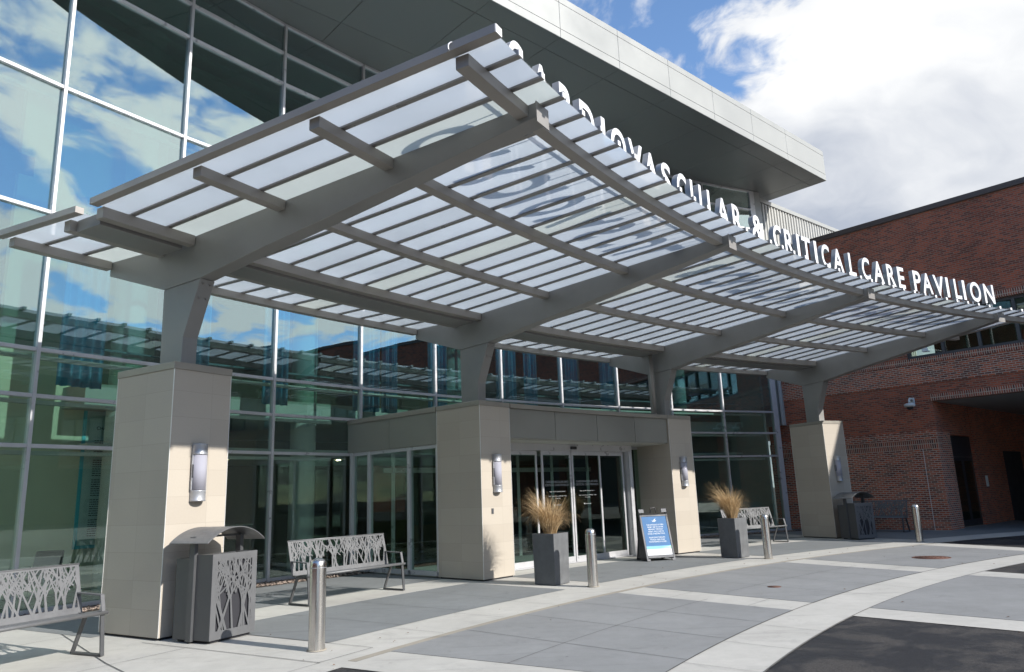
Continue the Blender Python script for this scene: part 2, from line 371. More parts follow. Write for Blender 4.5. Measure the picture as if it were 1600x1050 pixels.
M = dict(
 conc=concrete("light_concrete", (0.40, 0.39, 0.363), 0.3),
 grey=concrete("grey_concrete", (0.208, 0.212, 0.213), 0.30),
 walk=concrete("walk_grey_concrete", (0.165, 0.174, 0.178), 0.30),
 tan=concrete("tan_joint_concrete", (0.28, 0.255, 0.21), 0.3),
 joint=stock("joint_sealant", (0.07, 0.07, 0.07), 0.9),
 asph=asphalt(),
 steel=stock("canopy_paint", (0.235, 0.232, 0.224), 0.42, 0.15, 0.07, 1.2, 0.02, 300, grime=0.12),
 purlin=stock("purlin_paint", (0.31, 0.288, 0.265), 0.42, 0.15, 0.07, 1.2, 0.02, 300, grime=0.15),
 fin=stock("fin_aluminium", (0.26, 0.25, 0.24), 0.35, 0.3, 0.03, 2.0),
 finend=stock("white_end_cap", (0.75, 0.75, 0.75), 0.4),
 alu=stock("silver_mullion", (0.50, 0.50, 0.51), 0.34, 0.35, 0.04, 4.0),
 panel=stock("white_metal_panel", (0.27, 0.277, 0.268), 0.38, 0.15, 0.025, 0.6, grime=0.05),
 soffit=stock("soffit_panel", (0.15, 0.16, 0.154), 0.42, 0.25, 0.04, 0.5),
 band=stock("taupe_band_panel", (0.25, 0.245, 0.215), 0.38, 0.3, 0.03, 0.8),
 cap=stock("pedestal_cap_metal", (0.27, 0.25, 0.215), 0.45, 0.3, 0.05),
 tile=brick("limestone_tile", (0.385, 0.345, 0.290), (0.355, 0.316, 0.264), (0.31, 0.28, 0.235), w=0.62, h=0.36, ms=0.006, offset=0.0, rough=0.5, bump=0.08, speck=0.02),
 trim=stock("bright_edge_trim", (0.7, 0.7, 0.68), 0.35, 0.4, 0.02),
 brickL=brick("brick_pale_mortar", (0.46, 0.108, 0.045), (0.055, 0.027, 0.027), (0.43, 0.34, 0.265), bias=-0.15),
 brickD=brick("brick_dark_mortar", (0.44, 0.098, 0.044), (0.135, 0.043, 0.030), (0.27, 0.165, 0.115), bias=-0.05),
 soldier=brick("brick_soldier", (0.36, 0.09, 0.045), (0.06, 0.03, 0.028), (0.44, 0.35, 0.27), rot=True, offset=0.0, w=0.222, bias=-0.1),
 coping=stock("brown_coping", (0.10, 0.073, 0.06), 0.5, 0.2, 0.06),
 corr=stock("white_corrugated_metal", (0.36, 0.36, 0.34), 0.45, 0.1, 0.03, 0.7),
 glass=glass("blue_green_glass", (0.50, 0.66, 0.66), (0.82, 0.94, 0.96), 0.23, 0.62, 0.0018),
 glassup=glass("coated_upper_glass", (0.38, 0.55, 0.52), (0.84, 0.95, 0.96), 0.33, 0.55, 0.0010),
 glasslow=glass("clear_lobby_glass", (0.82, 0.89, 0.84), (0.84, 0.95, 0.93), 0.11, 0.60, 0.0010),
 dglass=glass("door_glass", (0.74, 0.84, 0.79), (0.9, 0.97, 0.95), 0.06, 0.5),
 frost=frosted("frosted_canopy_glass", (0.575, 0.625, 0.69), 0.70, 1.3),
 frost2=frosted("pale_green_canopy_glass", (0.61, 0.65, 0.625), 0.70, 1.3),
 clear=glass("clear_top_glass", (0.97, 0.985, 0.98), (1, 1, 1), 0.04, 0.5),
 steelb=stock("brushed_steel", (0.56, 0.54, 0.51), 0.22, 1.0, 0.05, 6.0, 0.05, 40, stretch=(1, 1, 0.06)),
 furn=stock("grey_powder_coat", (0.128, 0.130, 0.134), 0.45, 0.25, 0.03, 8.0, 0.05, 500),
 furnd=stock("dark_powder_coat", (0.078, 0.080, 0.083), 0.42, 0.25, 0.03, 8.0, 0.05, 500),
 inside=stock("bin_interior", (0.02, 0.02, 0.025), 0.8),
 plant=stock("charcoal_planter", (0.10, 0.104, 0.108), 0.6, 0.0, 0.18, 6.0, 0.1, 60, grime=0.3),
 soil=stock("soil", (0.03, 0.022, 0.015), 0.95, bump=0.6, bscale=30),
 black=stock("black_plastic", (0.022, 0.023, 0.027), 0.45, 0.0, 0.05, 20.0),
 greyp=stock("grey_plastic", (0.07, 0.073, 0.082), 0.5),
 blue=stock("poster_blue", (0.085, 0.175, 0.33), 0.8, spec=0.15),
 sky1=stock("poster_pale_blue", (0.22, 0.46, 0.64), 0.8, spec=0.15),
 white=stock("white_ink", (0.62, 0.64, 0.66), 0.8, var=0.01),
 green=stock("poster_green", (0.25, 0.62, 0.30), 0.4),
 letter=stock("white_letter_face", (0.60, 0.61, 0.63), 0.4, 0.0, 0.02),
 letterside=stock("letter_return", (0.30, 0.315, 0.34), 0.35, 0.45, 0.03),
 lampm=stock("lamp_metal", (0.36, 0.37, 0.39), 0.38, 0.5, 0.03),
 lampg=frosted("lamp_diffuser", (0.52, 0.52, 0.60), 0.25, 0.6),
 camw=stock("camera_housing", (0.62, 0.64, 0.62), 0.4),
 rust=stock("rusty_iron", (0.115, 0.055, 0.040), 0.75, 0.3, 0.35, 12.0, 0.4, 60),
 gravel=stock("gravel_stones", (0.22, 0.17, 0.14), 0.8, 0, 0.5, 14.0),
 leaf=stock("dry_leaf", (0.16, 0.085, 0.045), 0.8, 0, 0.3, 20.0),
 wallg=stock("pale_green_wall", (0.62, 0.62, 0.46), 0.7, 0, 0.03),
 wallb=stock("brown_wood_wall", (0.085, 0.055, 0.038), 0.5, 0, 0.2, 2.0, stretch=(6, 6, 0.5)),
 wallw=stock("pale_interior_paint", (0.50, 0.53, 0.50), 0.7, 0, 0.03),
 floor=stock("interior_floor", (0.20, 0.20, 0.18), 0.3, 0, 0.1),
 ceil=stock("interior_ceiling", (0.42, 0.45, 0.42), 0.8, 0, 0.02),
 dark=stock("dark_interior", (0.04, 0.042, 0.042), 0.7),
 curt=stock("teal_curtain", (0.09, 0.33, 0.52), 0.8, 0, 0.1, 4.0),
 teal=stock("teal_frame", (0.05, 0.48, 0.58), 0.4),
 board=stock("donor_board", (0.50, 0.66, 0.62), 0.3),
 ink=stock("dark_ink", (0.05, 0.06, 0.06), 0.6),
 olive=stock("olive_upholstery", (0.22, 0.22, 0.05), 0.8),
 down=lit("downlight", (1.0, 0.80, 0.50), 16.0),
 lobby=lit("lobby_lamp", (1.0, 0.93, 0.8), 45.0),
 greyl=stock("grey_vinyl_lettering", (0.26, 0.27, 0.27), 0.6),
 ceilp=stock("passage_ceiling", (0.36, 0.36, 0.33), 0.7),
)

# ------------------------------------------------------------------ ground, pavement
def ring_strip(mb, r0, r1, ta, tb, z, fn=None, n=None):
    """fn(r) shifts the two ends sideways so that the cross bands lie slightly askew, as in the photograph"""
    n = n or max(2, int(abs(tb-ta)/1.0))
    rs = [r0, r1] if not fn else [r0 + (r1-r0)*k/4 for k in range(5)]
    for k in range(n):
        for a, b in zip(rs[:-1], rs[1:]):
            def T(r, u):
                s0, s1 = (fn(r) if fn else (0, 0)); return (ta+s0) + ((tb+s1)-(ta+s0))*u
            u0, u1 = k/n, (k+1)/n
            mb.quad(pol(a, T(a, u0), z), pol(a, T(a, u1), z), pol(b, T(b, u1), z), pol(b, T(b, u0), z))
g = MB(); g.quad((-700, -700, -0.014), (700, -700, -0.014), (700, 900, -0.014), (-700, 900, -0.014))
meta(part('ground', g, M['asph'], fix=False), kind='structure')
SK = lambda r: ((32.7-r)*0.27, (32.7-r)*0.27)
B = [148.75, 138.15, 127.85, 117.9]              # middles of the cross bands where they meet the kerb (half width 0.72 degrees)
HW = 0.74
pv = MB()
ring_strip(pv, 32.78, 37.19+3.9, 100, 172, -0.008); ring_strip(pv, 32.62, 32.79, 149.0, 172, -0.0078)                       # whole pavement of light concrete
ring_strip(pv, 28.72, 29.52, 118.2, 149.4, -0.008)                        # outer ring
for b in B[1:3]: ring_strip(pv, 20.0, 32.66, b-HW, b+HW, -0.0075, SK, 2)
for b in (B[3],): ring_strip(pv, 28.72, 32.66, b-HW, b+HW, -0.0075, SK, 2)
ring_strip(pv, 29.52, 32.66, 148.03, 149.45, -0.0075)
meta(part('pavement', pv, M['conc'], fix=False), kind='structure')
tn = MB(); ring_strip(tn, 32.66, 32.78, 116.0, 149.0, -0.006)
meta(part('gutter_strip', tn, M['tan'], fix=False), kind='structure')
gp = MB()
# grey panels of the drive
for a, b in ((B[0]-HW, B[1]+HW), (B[1]-HW, B[2]+HW), (B[2]-HW, B[3]+HW)):
    ring_strip(gp, 29.52, 32.66, b, a if a != B[0]-HW else 148.03, -0.004, (lambda r: ((32.7-r)*0.27, (32.7-r)*0.27)) if a != B[0]-HW else (lambda r: ((32.7-r)*0.27, 0)))
ring_strip(gp, 20.0, 28.72, B[2]+HW, B[1]-HW, -0.004, SK)
meta(part('drive_paving', gp, M['grey'], fix=False), kind='structure')
gp = MB()
# grey panels of the walk, between the light pads at the columns
pads = [(149.45, 147.9), (138.95, 137.1), (128.3, 126.75), (117.9, 116.4)]
for k in range(3):
    ring_strip(gp, 33.73, 36.12, pads[k+1][0], pads[k][1], -0.004)
    ring_strip(gp, 37.19, 39.82, pads[k+1][0]-0.7, 149.4 if k == 0 else pads[k][1]+0.7, -0.004)
ring_strip(gp, 33.9, 41.0, 100, 115.9, -0.004)
ring_strip(gp, 39.30, 39.82, 149.3, 172, -0.004)
meta(part('walk_paving', gp, M['walk'], fix=False), kind='structure')
# asphalt to the right beyond the last cross band stays the ground; score joints
jt = MB()
def joint(r0, t0, r1, t1, w=0.008, z=-0.001, n=1):
    for k in range(n):
        a = pol(r0+(r1-r0)*k/n, t0+(t1-t0)*k/n, z); b = pol(r0+(r1-r0)*(k+1)/n, t0+(t1-t0)*(k+1)/n, z)
        d = (b-a).normalized(); s = Vector((-d.y, d.x, 0))*w/2
        jt.quad(a-s, b-s, b+s, a+s)
for (a, b) in ((148.03, 138.9), (137.4, 128.6), (127.1, 118.6)):
    joint(31.1, a, 31.0, b, n=8)
    for q in (0.27, 0.52, 0.77):
        t = a+(b-a)*q; joint(29.52, t+0.85, 32.66, t)
for (a, b) in ((147.9, 138.95), (137.1, 128.3), (126.75, 117.9)):
    for q in (0.25, 0.5, 0.75):
        t = a+(b-a)*q; joint(33.73, t, 36.12, t)
        joint(32.8, t+0.4, 33.73, t+0.4, 0.006); joint(28.72, t+1.2, 29.52, t+1.0, 0.006); joint(37.19, t, 39.8, t)
joint(36.1, 149.35, 32.98, 149.35, 0.012); joint(32.98, 149.35, 32.98, 161, 0.006, n=8)
joint(36.1, 147.9, 33.0, 147.9); joint(33.0, 149.4, 33.0, 147.9)
for r_ in (35.2, 37.6): joint(r_, 149.4, r_, 170, n=16)
joint(37.9, 149.4, 32.8, 152.3, 0.012, n=2)
for t in (152.3, 155.5, 159, 163): joint(32.8, t, 39.3, t)
for b in B[1:3]:
    for r_ in (30.2, 31.6): joint(r_, b-HW+(32.7-r_)*.27, r_, b+HW+(32.7-r_)*.27, 0.006)
for r_ in (28.72, 29.52): joint(r_, 148.0, r_, 118.6, 0.012, -0.0015, 30)
for t in (111, 107, 104): joint(33.9, t, 40, t)
joint(36.4, 115.9, 36.4, 101, n=10)
meta(part('paving_joints', jt, M['joint'], fix=False), kind='structure')
# gravel strip along the facade
gr = MB()
ring_strip(gr, 39.82, RF, 112.5, 172, -0.003)
meta(part('gravel_bed', gr, M['soil'], fix=False), kind='structure')
gs = MB()
for k in range(5200):
    th = rnd.uniform(113.6, 153); r = rnd.uniform(39.84, 40.5); s = rnd.uniform(0.012, 0.034)
    p = pol(r, th, rnd.uniform(0.0, 0.02)); i = len(gs.v)
    a = rnd.uniform(0, 6.28)
    if 126.5 < th < 138.5 : continue
    for q in range(5):
        an = a + q*1.2566; gs.v.append(p + Vector((math.cos(an)*s*rnd.uniform(.7, 1.2), math.sin(an)*s*rnd.uniform(.7, 1.2), 0)))
    gs.v.append(p + Vector((0, 0, s*0.7)))
    for q in range(5): gs.f.append((i+q, i+(q+1) % 5, i+5))
meta(part('gravel', gs, M['gravel'], fix=False), 'brown stones in the planting strip along the foot of the glass wall', 'gravel', kind='stuff')
lf = MB()
for k in range(110):
    th = rnd.uniform(117, 150); r = rnd.choice([rnd.uniform(29, 36), rnd.uniform(32.6, 33.4), rnd.uniform(24, 29)]); s = rnd.uniform(0.008, 0.024)
    p = pol(r, th, 0.003); a = rnd.uniform(0, 6.28); e = Vector((math.cos(a), math.sin(a), 0))*s; f_ = Vector((-e.y, e.x, 0))*rnd.uniform(.35, .7)
    lf.quad(p-e, p-f_+Vector((0, 0, s*.25)), p+e, p+f_+Vector((0, 0, s*.4)))
meta(part('leaf_litter', lf, M['leaf'], fix=False), 'scattered small dry leaves and bits lying on the paving', 'leaves', kind='stuff')

# ------------------------------------------------------------------ pedestals
TH = [149.12, 138.49, 127.83, 117.13]                 # angle of the left front corner of each pedestal
TB = [148.38, 137.74, 127.08, 116.42]                 # angle of each beam and steel post
PW, PD, PH = 0.93, 1.33, 3.54
ped_lab = ['beige tiled pedestal nearest the camera, behind the arched-roof bin',
           'beige tiled pedestal on the left side of the entrance doors',
           'beige tiled pedestal on the right side of the entrance doors',
           'beige tiled pedestal farthest right, standing before the brick wall']
peds = []
for k in range(4):
    if k == 0:
        loc, rz = frame(36.0, TH[0])
        p = root('stone_pedestal', loc, rz, None, 'pedestal', 'tiled pedestals under the canopy posts')
        m = MB(); m.box(0, PW, 0, PD, 0.025, PH); part('tiled_shaft', m, M['tile'], p, 0.004)
        m = MB(); m.box(0.03, PW-0.03, 0.03, PD-0.03, -0.002, 0.025); part('base_reveal', m, M['inside'], p)
        m = MB(); m.box(-0.012, PW+0.012, -0.012, PD+0.012, PH, PH+0.10); part('cap', m, M['cap'], p, 0.004)
        for sx, sy in ((0, 0), (1, 0), (0, 1)):
            m = MB(); x = sx*PW; y = sy*PD; m.box(x-0.004, x+0.004, y-0.004, y+0.004, 0.025, PH-0.001); part('edge_trim', m, M['trim'], p)
    else:
        loc, rz = frame(36.0, TH[k]); p = copy_tree(peds[0]); p.location = loc; p.rotation_euler = (0, 0, rz)
    p["label"] = ped_lab[k]; peds.append(p)

# ------------------------------------------------------------------ wall lamps
lamp_lab = ['tall half-round wall lamp on the pedestal nearest the camera', 'tall half-round wall lamp on the pedestal left of the doors',
            'tall half-round wall lamp on the pedestal right of the doors', 'tall half-round wall lamp on the pedestal by the brick wall']
lamps = []
for k in range(4):
    loc, rz = frame(36.0, TB[k]+0.03, 1.73)
    if k == 0:
        l = root('wall_lamp', loc, rz, None, 'wall lamp', 'silver half-round wall lamps on the pedestals')
        m = MB(); m.box(-0.09, 0.09, -0.022, -0.002, 0.02, 0.77); part('back_plate', m, M['lampm'], l, 0.003)
        m = MB(); m.box(-0.118, -0.092, -0.05, -0.001, 0.32, 0.50); part('side_box', m, M['black'], l)
        m = MB(); m.lathe([(0.0, 0.155), (0.103, 0.155), (0.103, 0.63), (0.0, 0.63)], (0, -0.022), 20, True, 180, 360); part('diffuser', m, M['lampg'], l)
        for z0, z1 in ((0.0, 0.15), (0.635, 0.785)):
            m = MB(); m.lathe([(0, z0), (0.108, z0), (0.112, z0+.012), (0.108, z0+.02), (0.108, z1-.02), (0.112, z1-.012), (0.108, z1), (0, z1)], (0, -0.022), 20, True, 180, 360)
            m.box(-0.105, 0.105, -0.022, -0.003, z0+.002, z1-.002); part('end_cap', m, M['lampm'], l)
        for sx in (-1, 1):
            m = MB(); m.box(sx*0.112-0.008, sx*0.112+0.008, -0.045, -0.022, 0.15, 0.635); part('side_rail', m, M['lampm'], l, 0.002)
    else:
        l = copy_tree(lamps[0]); l.location = loc; l.rotation_euler = (0, 0, rz)
    l["label"] = lamp_lab[k]; lamps.append(l)
loc, rz = frame(36.0, 138.0, 1.30)
m = MB(); m.box(-0.03, 0.03, -0.012, -0.001, 0, 0.11); m.box(-0.02, 0.02, -0.018, -0.012, 0.015, 0.095)
o = meta(part('access_button', m, M['greyp'], None, 0.002), 'small grey access button plate on the pedestal left of the doors', 'button'); o.location = loc; o.rotation_euler = (0, 0, rz)

# ------------------------------------------------------------------ entrance canopy
can = root('entrance_canopy', pol(36.6, 132.4, 3.64), 0, 'long curved entrance canopy of grey steel beams and frosted glass strips', 'canopy')
PR = [30.40, 32.33, 34.25, 36.20, 36.95, 38.38]       # front faces of the purlins
def ztop(r): return 5.835 + (30.4-r)*0.0364 if r < 36.6 else 5.60 + (r-36.95)*0.035
E0, E1 = 150.80, 114.0                                # ends of the purlins
prof = [(36.38,3.64),(36.37,4.10),(36.03,4.93),(35.0,5.08),(33.5,5.25),(31.9,5.45),(30.30,5.67),(30.30,5.835),(32.3,5.765),(34.3,5.695),(36.2,5.62),(37.0,5.60),(38.42,5.655),(38.42,5.42),(36.92,4.90),(36.90,3.64)]
for k, tb in enumerate(TB):
    t = R_(tb); er = Vector((math.cos(t), math.sin(t), 0)); et = Vector((-math.sin(t), math.cos(t), 0))
    fn = lambda u, v, w: Vector((O[0], O[1], 0)) + er*u + et*w + Vector((0, 0, v))
    # post, beam: butt-joined at the knee so that the seam reads
    post = [(36.38,3.64),(36.37,4.10),(36.03,4.93),(36.92,4.90),(36.90,3.64)]
    m = MB(); m.profile(post, -0.12, 0.12, fn)
    m.profile([(36.34,3.64),(36.34,3.665),(36.96,3.665),(36.96,3.64)], -0.17, 0.17, fn)
    part('post', m, M['steel'], can, 0.006, True)
    beam = [(36.03,4.936),(35.0,5.08),(33.5,5.25),(31.9,5.45),(30.30,5.66),(30.30,5.835),(32.3,5.765),(34.3,5.695),(36.2,5.62),(37.0,5.60),(38.46,5.655),(38.46,5.42),(36.92,4.906)]
    m = MB(); m.profile(beam, -0.12, 0.12, fn)
    bo = part('beam', m, M['steel'], can, 0.006, True)
    m = MB(); m.profile([(30.285,5.60),(30.285,5.84),(30.30,5.84),(30.30,5.60)], -0.135, 0.135, fn)
    o = part('beam_end_plate', m, M['fin'], can, 0, True)
    m = MB()
    for rr, zz in ((36.10, 4.80), (36.22, 4.80), (36.16, 4.60)):
        c_ = fn(rr-0.001, zz, 0.0)
    for w_, zz, rr in ((-0.06, 4.86, 36.045), (0.06, 4.86, 36.045), (-0.06, 4.66, 36.125), (0.06, 4.66, 36.125)):
        a = fn(rr+0.02, zz, w_); b = fn(rr-0.012, zz-0.004, w_); m.tube([a, b], 0.012, 8)
    part('bolts', m, M['fin'], can, 0, True)
def arc_box(mb, r0, r1, z0, z1, ta, tb, step=0.9):
    n = max(1, int(round(abs(tb-ta)/step)))
    for k in range(n):
        a = ta + (tb-ta)*k/n; b = ta + (tb-ta)*(k+1)/n
        mb.hexa([pol(r0, a, z0), pol(r0, b, z0), pol(r1, b, z0), pol(r1, a, z0), pol(r0, a, z1), pol(r0, b, z1), pol(r1, b, z1), pol(r1, a, z1)])
def arc_solid(mb, r0, r1, z0, z1, ta, tb, step=0.9, z0b=None, z1b=None):
    """continuous curved box without inner faces; z at r1 may differ"""
    z0b = z0 if z0b is None else z0b; z1b = z1 if z1b is None else z1b
    n = max(1, int(round(abs(tb-ta)/step))); i = len(mb.v)
    for k in range(n+1):
        t = ta + (tb-ta)*k/n
        mb.v += [pol(r0, t, z0), pol(r1, t, z0b), pol(r1, t, z1b), pol(r0, t, z1)]
    for k in range(n):
        a = i+4*k; b = a+4
        for q in range(4): q2 = (q+1) % 4; mb.f.append((a+q, b+q, b+q2, a+q2))
    mb.f.append((i, i+1, i+2, i+3)); mb.f.append((i+4*n+3, i+4*n+2, i+4*n+1, i+4*n))
    return mb
half = math.degrees(0.122/34)
spans = [(E0, TB[0]+half)] + [(TB[k]-half, TB[k+1]+half) for k in range(3)] + [(TB[3]-half, E1)]
for (a, b) in spans:
    for j, r in enumerate(PR):
        zt = ztop(r+0.07); dz = 0.155 if j in (3, 4) else 0.135
        m = MB(); arc_solid(m, r, r+0.15, zt-dz, zt, a, b); part('purlin', m, M['purlin'], can, 0.004, True)
    m = MB(); arc_solid(m, 36.385, 36.92, 5.43, 5.60, a-0.12, b+0.12 if b > 115 else b); part('gutter', m, M['steel'], can, 0.004, True)
# fins and glass
fins = []
t = TB[0]-0.04
step = (TB[0]-TB[3])/36.0
T0 = TB[0]-0.03
fins = [150.92] + [T0 + step*k for k in (2, 1)] + [T0 - step*k for k in range(0, 39)] + [113.75]
rf0, rf1, rb0, rb1 = 30.03, 36.30, 36.62, 38.66
def zf(r): return ztop(r) + 0.004
for k, t in enumerate(fins):
    end = k in (0, len(fins)-1); w = 0.058 if end else 0.034; hh = 0.088 if end else 0.066; drop = 0.0
    for (ra, rb) in ((rf0, rf1), (rb0, rb1)):
        tt = R_(t); er = Vector((math.cos(tt), math.sin(tt), 0)); et = Vector((-math.sin(tt), math.cos(tt), 0))
        fn = lambda u, v, w_: Vector((O[0], O[1], 0)) + er*u + et*w_ + Vector((0, 0, v))
        m = MB(); m.profile([(ra, zf(ra)-drop), (rb, zf(rb)-drop), (rb, zf(rb)+hh), (ra, zf(ra)+hh)], -w, w, fn)
        f_ = part('glazing_bar', m, M['fin'] if not end else M['purlin'], can, 0, True)
        m = MB()
        re_ = ra if ra == rf0 else rb; sg = -1 if ra == rf0 else 1
        m.profile([(re_+sg*0.001, zf(re_)-drop+.002), (re_+sg*0.012, zf(re_)-drop+.002), (re_+sg*0.012, zf(re_)+hh-.002), (re_+sg*0.001, zf(re_)+hh-.002)], -w+.002, w-.002, fn)
        e_ = part('end_cap', m, M['finend'], f_, 0, False)
        e_.matrix_parent_inverse = wm(can).inverted() if False else Matrix.Identity(4)
for k in range(len(fins)-1):
    a, b = fins[k], fins[k+1]
    green = k in (2, 9, 17, 27, 33)
    for (ra, rb) in ((rf0+0.02, rf1-0.02), (rb0+0.02, rb1-0.02)):
        g_ = 0.006
        ea = math.degrees(0.028/ra); eb = math.degrees(0.028/rb)
        m = MB(); za, zb = zf(ra)+0.022, zf(rb)+0.022
        m.hexa([pol(ra, a-ea, za), pol(ra, b+ea, za), pol(rb, b+eb, zb), pol(rb, a-eb, zb), pol(ra, a-ea, za+.012), pol(ra, b+ea, za+.012), pol(rb, b+eb, zb+.012), pol(rb, a-eb, zb+.012)])
        me = m.mesh('glass_panel'); fix_normals(me); me.materials.append(M['frost2'] if green else M['frost']); me.materials.append(M['clear'])
        for p in me.polygons: p.material_index = 0 if p.normal.z < -0.5 else 1
        part('glass_panel', me, None, can, 0, True)
# downpipe at the third post, cable loop at the first beam
pt = pol(36.66, TB[2]+0.36, 0)
m = MB(); m.tube([(pt.x, pt.y, 3.66), (pt.x, pt.y, 5.45)], 0.06, 16); part('downpipe', m, M['purlin'], can, 0, True)
c0 = pol(30.45, 150.86, 5.83)
m = MB(); m.tube([c0 + Vector((0.03*math.cos(a)-.05, 0, 0.085*math.sin(a)+0.02)) + Vector((.05, .08, 0))*math.cos(a) for a in [R_(q) for q in range(-30, 215, 15)]], 0.009, 6)
part('cable_loop', m, M['lampm'], can, 0, True)

# ------------------------------------------------------------------ sign letters on the canopy
sgn = root('canopy_sign', pol(30.55, 132, 5.99), 0, 'white upright letters spelling the pavilion name along the front edge of the canopy', 'sign')
SZ0, SZ1, SR = 6.175, 6.70, 30.55
# (character, angle of the left edge, angle of the right edge)
LT = [('C',148.83,148.22),('A',147.86,147.03),('R',146.63,145.98),('D',145.66,144.92),('I',144.56,144.36),('O',144.05,143.22),('V',143.07,142.27),('A',142.20,141.37),
 ('S',141.14,140.57),('C',140.18,139.58),('U',139.30,138.58),('L',138.17,137.66),('A',137.53,136.72),('R',136.45,135.80),('&',135.05,134.22),
 ('C',133.48,132.87),('R',132.62,131.97),('I',131.68,131.48),('T',131.28,130.62),('I',130.32,130.12),('C',129.76,129.14),('A',128.87,128.06),('L',127.59,127.08),
 ('C',126.54,125.92),('A',125.62,124.81),('R',124.51,123.86),('E',123.63,123.10),
 ('P',122.35,121.75),('A',121.64,120.83),('V',120.70,119.86),('I',119.67,119.47),('L',119.01,118.50),('I',118.33,118.13),('O',117.73,116.88),('N',116.60,115.80)]
for ch, ta, tb in LT:
    me = text_mesh(ch, 1.0, 0.10, 0.018, name='letter')
    x0, x1, y0, y1 = bounds(me); h = SZ1-SZ0; ww = R_(ta-tb)*SR
    over = 0.012 if ch in 'COS&U' else 0
    me.transform(Matrix.Translation((-(x0+x1)/2, -y0, 0)))
    me.transform(Matrix.Diagonal((ww/(x1-x0), (h+over)/(y1-y0), 1, 1)))
    me.transform(Matrix.Rotation(R_(90), 4, 'X'))
    loc, rz = frame(SR+0.05, (ta+tb)/2, SZ0-over/2)
    me.transform(Matrix.Translation(loc) @ Matrix.Rotation(rz, 4, 'Z'))
    me.materials.append(M['letter']); me.materials.append(M['letterside'])
    t_ = R_((ta+tb)/2); nrm = Vector((-math.cos(t_), -math.sin(t_), 0))
    for p in me.polygons: p.material_index = 0 if abs(p.normal.dot(nrm)) > 0.95 else 1
    lo = part('letter', me, None, sgn, 0, True)
    m = MB()
    for u in ((0.25, 0.75) if ww > 0.2 else (0.5,)):
        q = pol(SR+0.05, ta+(tb-ta)*u, 0); m.box(q.x-.007, q.x+.007, q.y-.007, q.y+.007, 5.93, SZ0+0.02)
    p_ = part('stud', m, M['lampm'], lo, 0, False)
m = MB(); arc_solid(m, SR+0.035, SR+0.065, 5.945, 5.965, 149.2, 115.4); part('rail', m, M['lampm'], sgn, 0, True)

# ------------------------------------------------------------------ glass building
bld = root('hospital_building', pol(RF, 131, 0), 0, 'curved blue-green glass hospital front under a deep flat white roof', 'building')
MU = [148.55 + 3.517*k for k in range(3, 0, -1)] + [148.55 - 3.517*k for k in range(0, 11)]
MU[-1] = 113.35
ROWS = [0.0, 2.79, 3.66, 4.48, 7.05, 9.60, 12.05, 12.90, 13.72]
VEST = (138.49, 126.9)                                # doorway bay, no facade glass low down here
for t in MU:
    w = 0.032; z0 = 0.0
    if VEST[1] < t < VEST[0]-0.3: z0 = 3.60
    loc, rz = frame(RF, t)
    if t == 113.35:
        m = MB(); m.box(-0.04, 0.20, -0.06, 0.10, 0, 13.74, Matrix.Translation(loc) @ Matrix.Rotation(rz, 4, 'Z')); part('corner_mullion', m, M['alu'], bld, 0.004, True)
        m = MB(); m.box(0.202, 0.52, -0.05, 0.25, 7.0, 13.74, Matrix.Translation(loc) @ Matrix.Rotation(rz, 4, 'Z')); part('corner_panel', m, M['panel'], bld, 0.004, True)
        continue
    m = MB(); m.box(-w, w, -0.075, 0.06, z0, 13.74, Matrix.Translation(loc) @ Matrix.Rotation(rz, 4, 'Z')); part('mullion', m, M['alu'], bld, 0.004, True)
for z in ROWS:
    for k in range(len(MU)-1):
        a, b = MU[k], MU[k+1]
        if z < 3.5 and a < VEST[0]+0.5 and b > VEST[1]-0.5:
            continue
        e = math.degrees(0.034/RF); a2, b2 = a-e, b+e
        zz = max(z, 0.045)
        m = MB(); arc_solid(m, RF-0.062, RF+0.05, zz-0.034, zz+0.034, a2, b2, 5); part('transom', m, M['alu'], bld, 0.003, True)
npan = 0
for k in range(len(MU)-1):
    a, b = MU[k], MU[k+1]
    e = math.degrees(0.030/RF)
    for q in range(len(ROWS)-1):
        z0, z1 = ROWS[q], ROWS[q+1]
        if z0 < 3.5 and a < VEST[0]+0.5 and b > VEST[1]-0.5: continue
        if k < 1 and q > 3: continue
        m = MB()
        P = [pol(RF, a-e, 0), pol(RF, b+e, 0), pol(RF+.012, b+e, 0), pol(RF+.012, a-e, 0)]
        j_ = [rnd.uniform(-0.005, 0.005) for _ in range(4)]
        P = [pol(RF+j_[0], a-e, 0), pol(RF+j_[1], b+e, 0), pol(RF+j_[1]+.012, b+e, 0), pol(RF+j_[0]+.012, a-e, 0)]
        dz_ = Vector((math.cos(R_((a+b)/2)), math.sin(R_((a+b)/2)), 0))*j_[2]
        m.hexa([p+Vector((0,0,z0+.03)) for p in P] + [p+dz_+Vector((0,0,z1-.03)) for p in P])
        part('window_pane', m, M['glasslow'] if q < 3 else M['glass'] if q == 3 else M['glassup'], bld, 0, True); npan += 1
